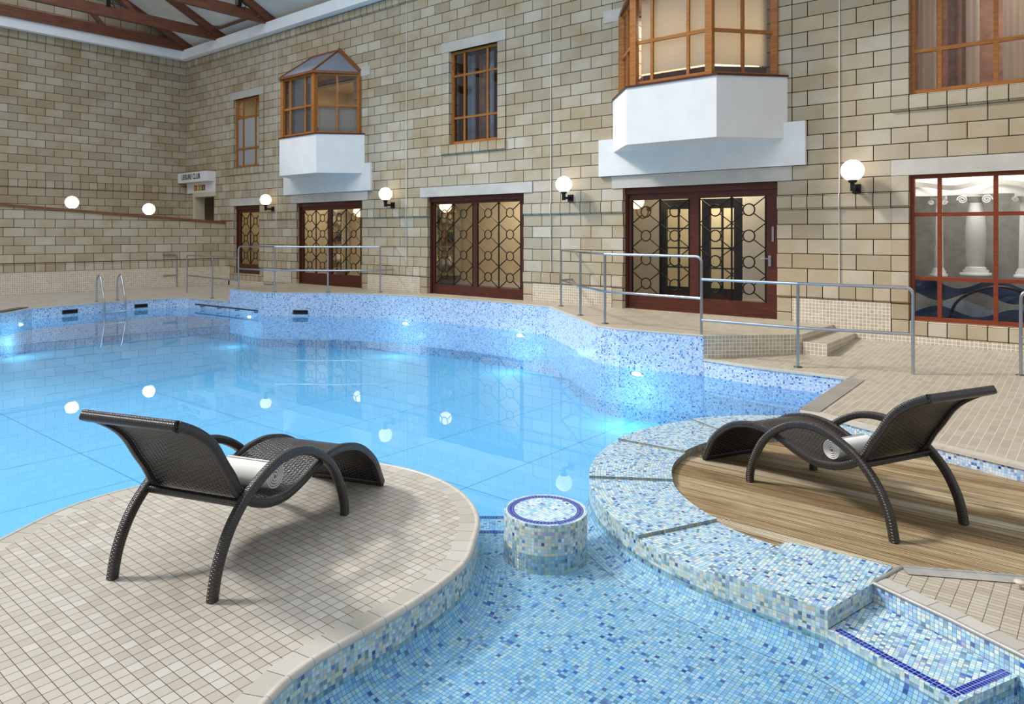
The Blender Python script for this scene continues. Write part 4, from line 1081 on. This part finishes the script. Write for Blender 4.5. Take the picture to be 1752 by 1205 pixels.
# small right-hand deck with its copings
FR = [(21.80, -7.484), (21.984, -7.565), (22.145, -7.632), (22.277, -7.70), (22.41, -7.765), (22.9, -8.05), (23.6, -8.35), (24.4, -8.5)]
BK = [(24.4, -5.80), (23.2, -6.46), (22.372, -6.921), (21.871, -7.203)]
mb = MB(); pp = offset_line(FR, .10) + BK
mb.face([(x, y, ZS5) for x, y in pp]); mb.build('floor_small_deck', M_DECKS, kind='structure')
edge(FR, ZS5, .10, .02, M_RIB, 'trim_small_deck_coping', lip=0.0)
def bead(line, z, mat, name, r=.0115):
    mb = MB(); mb.tube([(x, y, z) for x, y in line], r, 10); return mb.build(name, mat, kind='structure')
bead(offset_line(FR, .002), ZS5-.002, M_NOSEG, 'trim_small_deck_nosing')
bead([BK[-1], (21.80, -7.484)], ZS5+.001, M_NOSEG, 'trim_small_deck_nosing')
bead(BK, ZS5+.001, M_NOSEG, 'trim_small_deck_nosing')
edge(BK, ZS5+.001, .085, .03, nosing_mat('grey_plain_coping', '98948e', 'aaa6a0', .17), 'trim_small_deck_back', lip=0.0)
strip([(21.80, -7.484)]+FR[1:], -.64, ZS5-.005, M_MOS, 'wall_small_deck', .001)
t = thing('cream_disc', 'small round cream disc raised on a short stem on the small tiled deck', 'disc', (22.36, -7.08, ZS5))
m = MB(); m.lathe([(.006, 0), (.006, .03)], (22.365, -7.085, ZS5), 10); m.build('stem', M_STEEL, t)
m = MB(); m.lathe([(.001, .028), (.024, .028), (.028, .034), (.024, .042), (.001, .045)], (22.365, -7.085, ZS5), 24); m.build('disc', M_COPE, t)
# timber deck
wp = [(RC[0]+1.25*math.cos(math.radians(a)), RC[1]+1.25*math.sin(math.radians(a))) for a in range(66, 268, 4)]
wp = wp + [(21.6, -7.25), (21.85, -7.21), (22.372, -6.935), (23.2, -6.48), (24.5, -5.76)] + [(22.25, -5.02)]
mb = MB(); mb.prism(wp, ZD-.08, ZD, 0); mb.build('floor_timber_deck', M_DECKING, kind='structure')
mb = MB(); mb.box(21.95, 24, -5.12, -4.9, ZD-.04, ZD-.03); mb.build('floor_timber_gap', M_DARK, kind='structure')

# water surface, cut to the outline of the pool
WP = FL[:-1] + [(6.53, -2.225)] + TER[1:] + RA[1:] + RB[:-1] + [(22.3, -5.2), (22.36, -6.9)] + FR[:-1] + [(24.4, -8.5), (24.4, -13.9), (20.90, -13.9)] + OUTr + [(19.28, -13.9)]
WP = WP[::-1]
mb = MB(); mb.face([(x, y, ZW) for x, y in WP], [(x, y) for x, y in WP])
tag(mb.build('pool_water', M_WATER, kind='stuff'), 'still blue pool water mirroring the stone wall', 'water')

# ------------------------------------------------ round stool in the pool
sc = Vector((20.202, -8.07)) ; vd = Vector((sc.x-CAM[0], sc.y-CAM[1])).normalized(); sc = sc + vd*.256
ZST = -.352
t = thing('pool_stool', 'round mosaic stool standing in the shallow water with a dark blue ring on top', 'stool', (sc.x, sc.y, SHAL))
m = MB(); m.lathe([(.262, SHAL), (.258, SHAL+.012), (.256, SHAL+.02), (.256, ZST-.004), (.253, ZST)], (sc.x, sc.y, 0), 64); m.build('stool_body', M_MOSW, t)
m = MB()
def disc_ring(r0, r1, z, n=64):
    P = [[(sc.x+r*math.cos(2*math.pi*k/n), sc.y+r*math.sin(2*math.pi*k/n), z) for k in range(n+1)] for r in (r0, r1)]
    m.grid(P, [[(2*math.pi*k/n*.21, r) for k in range(n+1)] for r in (r0, r1)], smooth=False)
disc_ring(.2345, .2535, ZST); m.build('rim_tiles', M_MOSF, t)
m = MB(); disc_ring(.194, .2345, ZST+.0004); m.build('blue_ring', M_BLUE, t)
m = MB(); m.face([(sc.x+.194*math.cos(2*math.pi*k/48), sc.y+.194*math.sin(2*math.pi*k/48), ZST) for k in range(48)]); m.build('stool_top', M_MOSF, t)

# ================================================================== RAILINGS AND POOL FITTINGS
def foot(m, p):
    m.lathe([(.001, .012), (.05, .012), (.05, 0), (.001, 0)], (p[0], p[1], p[2]), 14)
def railing(lab, posts, rails, r=.019):
    """posts: list of (x,y,zbase,ztop); rails: list of point lists"""
    t = thing('handrail', lab, 'railing', (posts[0][0], posts[0][1], posts[0][2]), group='tubular steel handrails')
    for p in posts:
        m = MB(); m.tube([(p[0], p[1], p[2]), (p[0], p[1], p[3])], r, 12); m.build('post', M_STEEL, t)
        m = MB(); foot(m, p); m.build('base_flange', M_STEELD, t)
    for q in rails:
        m = MB(); m.tube(q, r, 12); m.build('rail', M_STEEL, t)
    return t
def bend(a, corner, b, rad=.1, n=6):
    """points for a pipe from a to b rounding the corner"""
    a, c, b = Vector(a), Vector(corner), Vector(b); p = c+(a-c).normalized()*rad; q = c+(b-c).normalized()*rad
    out = [tuple(a)]
    for k in range(n+1): f = k/n; out.append(tuple(p*(1-f)**2 + c*2*f*(1-f) + q*f*f))
    out.append(tuple(b)); return out
# far terrace
pA = (6.72, -2.10); pB = (8.118, -2.009); pC = (9.117, -1.268); pD = (9.981, -.45)
railing('long tubular handrail on the far terrace in front of the glazed doors',
        [(pB[0], pB[1], 0, 1.03), (pC[0], pC[1], 0, 1.03), (pD[0], pD[1], 0, 1.03)],
        [bend((pA[0], pA[1], 0), (pA[0], pA[1], 1.04), (pB[0], pB[1], 1.04), .12), [(pB[0], pB[1], 1.04), (pC[0], pC[1], 1.04)], bend((pC[0], pC[1], 1.04), (pD[0], pD[1], 1.04), (pD[0]+.0, -.05, 1.04), .04),
         [(pA[0], pA[1], .50), (pB[0], pB[1], .50), (pC[0], pC[1], .50), (pD[0], pD[1], .50), (pD[0], -.05, .50)], [(pD[0], -.06, 1.04), (pD[0]+.0, -.0, 1.04)]])
# far lower deck
q1 = (3.805, -1.904, -.27); q2 = (5.485, -2.1, -.285)
railing('short two-bar handrail on the lower far deck, left of the terrace', [(q1[0], q1[1], q1[2], .74), (q2[0], q2[1], q2[2], .74)],
        [bend((q1[0], q1[1], .7), (q1[0], q1[1], .76), (q2[0], q2[1], .76), .05)+[(6.70, -2.12, .76)], [(q1[0], q1[1], .22), (q2[0], q2[1], .22), (6.70, -2.12, .22)]])
# wall grab rail on the ramp wall
g0 = Vector((2.18, -1.52)); 
railing('grab rail bending from the ramp wall down to the far deck', [(2.32, -1.46, -.22, .62)],
        [bend((2.32, -1.46, .60), (2.32, -1.46, .74), (A0+dv*1.85).to_3d()+Vector((.03, 0, .74)), .06), [(2.32, -1.46, .15), tuple((A0+dv*1.85).to_3d()+Vector((.03, 0, .15)))]])
# mid terrace, by the large glazed door
a = (14.976, -.396); b = (16.096, -1.454); c = (16.973, -2.125); d = (18.554, -2.266)
railing('tall tubular handrail on the terrace in front of the large glazed door',
        [(a[0], a[1], 0, 1.03), (b[0], b[1], 0, 1.03), (c[0], c[1], 0, 1.03)],
        [[(a[0], -.03, 1.04), (a[0], a[1], 1.04), (b[0], b[1], 1.04), (c[0], c[1], 1.04)], bend((c[0], c[1], 1.04), (d[0], d[1], 1.04), (d[0], d[1], 0), .09),
         [(a[0], -.03, .48), (a[0], a[1], .48), (b[0], b[1], .48), (c[0], c[1], .48), (d[0], d[1], .48)]])
e = (19.79, -2.23); f = (20.98, -1.92)
railing('lower tubular handrail running down past the steps to the right deck', [(e[0], e[1], -.30, .72)],
        [[(d[0], d[1], .735), (e[0], e[1], .73)], bend((e[0], e[1], .73), (f[0], f[1], .72), (f[0], f[1], -.29), .09), [(d[0], d[1], .19), (e[0], e[1], .185), (f[0], f[1], .18)]])
h = (21.95, -1.36)
railing('tubular handrail starting at the right edge before the big window', [],
        [bend((h[0], h[1], -.26), (h[0], h[1], .70), (23.6, -1.0, .70), .09), [(h[0], h[1], .18), (23.6, -1.0, .18)]]) if False else None
t = thing('handrail', 'curved end of a handrail at the right edge before the big window', 'railing', (h[0], h[1], -.26), group='tubular steel handrails')
m = MB(); m.tube(bend((h[0], h[1], -.26), (h[0], h[1], .70), (23.8, -.95, .70), .10), .019, 12); m.build('rail', M_STEEL, t)
m = MB(); m.tube([(h[0], h[1], .18), (23.8, -.95, .18)], .019, 12); m.build('rail', M_STEEL, t)
m = MB(); foot(m, (h[0], h[1], -.26)); m.build('base_flange', M_STEELD, t)
# pool ladder
t = thing('pool_ladder', 'steel pool ladder with two curved grab bars at the far left rim', 'ladder', (4.2, -4.1, -.3))
for y in (-4.36, -3.88):
    m = MB(); m.tube(smooth([(4.22, y, -.29), (4.22, y, .1), (4.26, y, .27), (4.36, y, .34), (4.46, y, .28), (4.56, y, .02), (4.66, y, -.28), (4.68, y, -.6), (4.68, y, -1.2)], 5), .021, 12); m.build('grab_bar', M_STEEL, t)
    m = MB(); foot(m, (4.22, y, -.295)); m.build('base_flange', M_STEELD, t)
for z in (-.50, -.78, -1.05):
    m = MB(); m.box(4.62, 4.72, -4.36, -3.88, z-.015, z+.01); m.build('tread', M_STEEL, t)
# rail just above the water at the far corner
t = thing('water_rail', 'low steel rail on brackets just above the water at the far pool corner', 'rail', (5.2, -2.4, -.45))
pts = [(5.35, -2.47, -.42), (7.9, -2.32, -.42)]
m = MB(); m.tube(pts, .02, 10); m.build('rail', M_STEELD, t)
for k in range(4):
    x = 5.55+k*.74; y = -2.46+(x-5.35)*.059
    m = MB(); m.tube([(x, y, -.42), (x, y, -.47), (x, y+.1, -.47)], .012, 8); m.build('bracket', M_STEELD, t)
# skimmers
for (x, y, ang, lab) in ((5.0, -5.17-.9, 0, ''),):
    pass
def skimmer(px, py, ux, uy, lab, w=.34):
    t = thing('skimmer_opening', lab, 'skimmer', (px, py, -.47), group='skimmer openings around the pool')
    n = Vector((uy, -ux)).normalized(); u = Vector((ux, uy)).normalized()
    a = Vector((px, py))-u*w/2; b = Vector((px, py))+u*w/2
    m = MB(); o_ = n*.012
    m.face([(a.x+o_.x, a.y+o_.y, -.485), (b.x+o_.x, b.y+o_.y, -.485), (b.x+o_.x, b.y+o_.y, -.40), (a.x+o_.x, a.y+o_.y, -.40)])
    m.build('opening', M_DARK, t)
    m = MB()
    for z in (-.40, -.487): m.bar((a.x+o_.x, a.y+o_.y, z), (b.x+o_.x, b.y+o_.y, z), .02, .012)
    for q in (a, b): m.bar((q.x+o_.x, q.y+o_.y, -.487), (q.x+o_.x, q.y+o_.y, -.40), .02, .012, up=(0, 1, 0))
    m.build('frame', M_STEELD, t)
def on(pa, pb, f): return (pa[0]+(pb[0]-pa[0])*f, pa[1]+(pb[1]-pa[1])*f)
k = on((4.699, -5.876), (4.41, -3.969), .42); skimmer(k[0], k[1], -.289, 1.907, 'dark skimmer slot in the far rim, left of the ladder')
k = on((4.41, -3.969), (4.557, -2.594), .40); skimmer(k[0], k[1], .147, 1.375, 'dark skimmer slot in the far rim, right of the ladder', .3)
k = on((7.986, -2.228), (8.768, -1.671), .92); skimmer(k[0], k[1], .782, .557, 'dark skimmer slot at the foot of the far terrace wall')
# underwater lamps
def uw(x, y, nx, ny, lab, e=5):
    n = Vector((nx, ny)).normalized(); z = -.60
    t = thing('underwater_light', lab, 'light', (x, y, z), group='underwater lights')
    u = Vector((-n.y, n.x))
    def ring(r, off): return [(x+n.x*off+u.x*r*math.cos(a), y+n.y*off+u.y*r*math.cos(a), z+.42*r*math.sin(a)) for a in [2*math.pi*k/24 for k in range(24)]]
    m = MB(); m.face(ring(.075, .03)); m.build('lens', M_UWL, t)
    m = MB(); R0 = ring(.075, .028); R1 = ring(.11, .02); m.grid([R0+[R0[0]], R1+[R1[0]]], smooth=False); m.build('bezel', M_STEEL, t)
    l = bpy.data.lights.new('underwater_glow', 'POINT'); l.energy = e; l.color = (.35, .85, 1.0); l.shadow_soft_size = .08
    o = bpy.data.objects.new('underwater_glow', l); o.location = (x+n.x*.45, y+n.y*.45, z-.32); COL.objects.link(o)
uw(7.45, -2.225, 0, -1, 'glowing underwater light below the low rail in the far corner')
uw(11.12, -.71, .2, -1, 'glowing underwater light below the far terrace, second from the left', 5.5)
uw(14.14, -.55, .1, -1, 'glowing underwater light below the middle glazed door', 5.5)
uw(17.72, -2.49, 0, -1, 'glowing underwater light nearest the viewer, below the terrace end', 7)
uw(4.95, -6.2, 1, -.3, 'underwater light at the far left edge of the pool', 7)

# ================================================================== LOUNGERS
SEAT = [(1.655, .022), (1.625, .075), (1.56, .19), (1.455, .287), (1.345, .352), (1.24, .385), (1.14, .402), (1.045, .402), (.96, .392), (.875, .370), (.775, .333), (.665, .303), (.568, .292), (.45, .305), (.345, .343), (.262, .392), (.225, .435), (.175, .523), (.12, .602), (.058, .698), (-.003, .762), (-.087, .820), (-.182, .868)]
ARM = [(1.132, 0.0), (1.128, .07), (1.090, .183), (1.015, .315), (.925, .404), (.831, .465), (.745, .503), (.662, .523), (.579, .530), (.5, .524), (.423, .503), (.349, .473), (.277, .438), (.221, .401), (.149, .335), (.095, .266), (.051, .185), (.02, .10), (.0, 0.0)]
def lounger(loc, rz, lab):
    t = thing('sun_lounger', lab, 'sun lounger', loc, 0.0, 'dark wicker sun loungers')
    O = Vector(loc)
    def L(u, y, z): return (O.x+u, O.y+y, O.z+z)
    prof = smooth(SEAT, 5)
    # woven panel, two sheets
    acc = 0; U = [0]
    for i in range(1, len(prof)): acc += math.dist(prof[i-1], prof[i]); U.append(acc)
    nrm = []
    for i in range(len(prof)):
        a = prof[max(0, i-1)]; b = prof[min(len(prof)-1, i+1)]; dx, dz = b[0]-a[0], b[1]-a[1]; l_ = math.hypot(dx, dz); nrm.append((dz/l_, -dx/l_))
    m = MB(); ys = [-.262+.524*k/12 for k in range(13)]
    for off, flip in ((.006, 0), (-.006, 1)):
        rows = []
        for (u, z), nn_ in zip(prof, nrm):
            rows.append([L(u+nn_[0]*off, y, z+nn_[1]*off-.010*(1-(y/.262)**2)*0) for y in ys])
        UVs = [[(uu, y+.3) for y in ys] for uu in U]
        if flip: rows = [r[::-1] for r in rows]; UVs = [r[::-1] for r in UVs]
        m.grid(rows, UVs)
    m.build('woven_seat', M_WEAVE, t)
    for sgn in (-1, 1):
        m = MB(); m.tube([L(u, sgn*.277, z) for u, z in prof], .02, 12, square=(.036, .050), up=(0, 1, 0)); m.build('side_rail', M_RAIL, t)
        arm = smooth(ARM, 4)
        m = MB(); m.tube([L(u, sgn*.315, z) for u, z in arm], .02, 12, square=(.046, .050), up=(0, 1, 0)); am = m.build('arm_leg', M_RAIL, t)
        for u in (1.132, 0.0):
            m = MB(); m.box(O.x+u-.016, O.x+u+.016, O.y+sgn*.315-.016, O.y+sgn*.315+.016, O.z+.0, O.z+.006); m.build('foot_pad', M_BLACK, am)
    m = MB(); a, b = prof[-1], prof[-2]; m.tube([L(a[0], -.285, a[1]-.004), L(a[0], .285, a[1]-.004)], .02, 12, square=(.052, .052), up=(1, 0, -.55)); m.build('head_rail', M_RAIL, t)
    m = MB(); m.tube([L(1.655, -.285, .02), L(1.655, .285, .02)], .018, 12, square=(.034, .036), up=(1, 0, 0)); m.build('foot_rail', M_RAIL, t)
    m = MB(); m.tube([L(.215, -.315, .385), L(.215, .315, .385)], .018, 12, square=(.036, .036), up=(1, 0, 0)); m.build('cross_rail', M_RAIL, t)
    t.rotation_euler = (0, 0, rz)
    return t
ZLm = ZL
lounger((19.192, -9.845, ZLm), math.atan2(.94422545, -.32929972), 'dark wicker lounger on the pale tiled peninsula, its back towards the viewer')
lounger((21.887, -6.490, ZD), math.atan2(.42520217, -.9050984), 'dark wicker lounger on the weathered timber deck at the right')
# rolled towels
def towel(O, rz, u, y0, y1, zc, lab, R=.066):
    t = thing('rolled_towel', lab, 'towel', O, 0.0, 'rolled white towels')
    O = Vector(O); pts = []; turns = 4.2
    n = 120
    for k in range(n+1):
        a = k/n*turns*2*math.pi; rr = .009+(R-.009)*(k/n)**.9
        pts.append((rr*math.cos(a), rr*math.sin(a)))
    th = .0095; m = MB()
    outl = []; innl = []
    for i in range(n+1):
        a = pts[max(0, i-1)]; b = pts[min(n, i+1)]; l_ = math.hypot(b[0]-a[0], b[1]-a[1]) or 1; nx, nz = (b[1]-a[1])/l_, -(b[0]-a[0])/l_
        outl.append((pts[i][0]+nx*th/2, pts[i][1]+nz*th/2)); innl.append((pts[i][0]-nx*th/2, pts[i][1]-nz*th/2))
    ny = 26
    def rad(f):
        e_ = min(f, 1-f); s_ = 1.0
        if e_ < .06: s_ = .97+.03*e_/.06
        g = 1.0
        for c_ in (.22, .27, .32, .72, .77): g -= .012*math.exp(-((f-c_)/.012)**2)
        return s_*g
    def P(p, y, f): s_ = rad(f); return (O.x+u+p[0]*s_, O.y+y, O.z+zc+p[1]*s_*.96)
    rows = [[P(p, y0+(y1-y0)*k/ny, k/ny) for k in range(ny+1)] for p in outl]; m.grid(rows)
    rows = [[P(p, y0+(y1-y0)*k/ny, k/ny) for k in range(ny+1)][::-1] for p in innl]; m.grid(rows)
    for y, f, fl in ((y0, 0, 0), (y1, 1, 1)):
        mid = [((a[0]+b[0])/2, (a[1]+b[1])/2) for a, b in zip(outl, innl)]
        bul = -.004 if fl == 0 else .004
        g = [[P(p, y, f) for p in outl], [(P(p, y+bul, f)) for p in mid], [P(p, y, f) for p in innl]]
        if fl: g = g[::-1]
        m.grid(g)
    a, b = outl[-1], innl[-1]
    m.face([P(a, y0, 0), P(a, y1, 1), P(b, y1, 1), P(b, y0, 0)])
    m.build('towel_roll', M_TOWEL, t)
    t.rotation_euler = (0, 0, rz)
towel((19.192, -9.845, ZLm), math.atan2(.94422545, -.32929972), .60, -.21, .14, .392, 'rolled white towel on the lounger standing on the tiled peninsula', R=.076)
towel((21.887, -6.490, ZD), math.atan2(.42520217, -.9050984), .53, -.13, .20, .378, 'rolled white towel on the lounger standing on the timber deck')
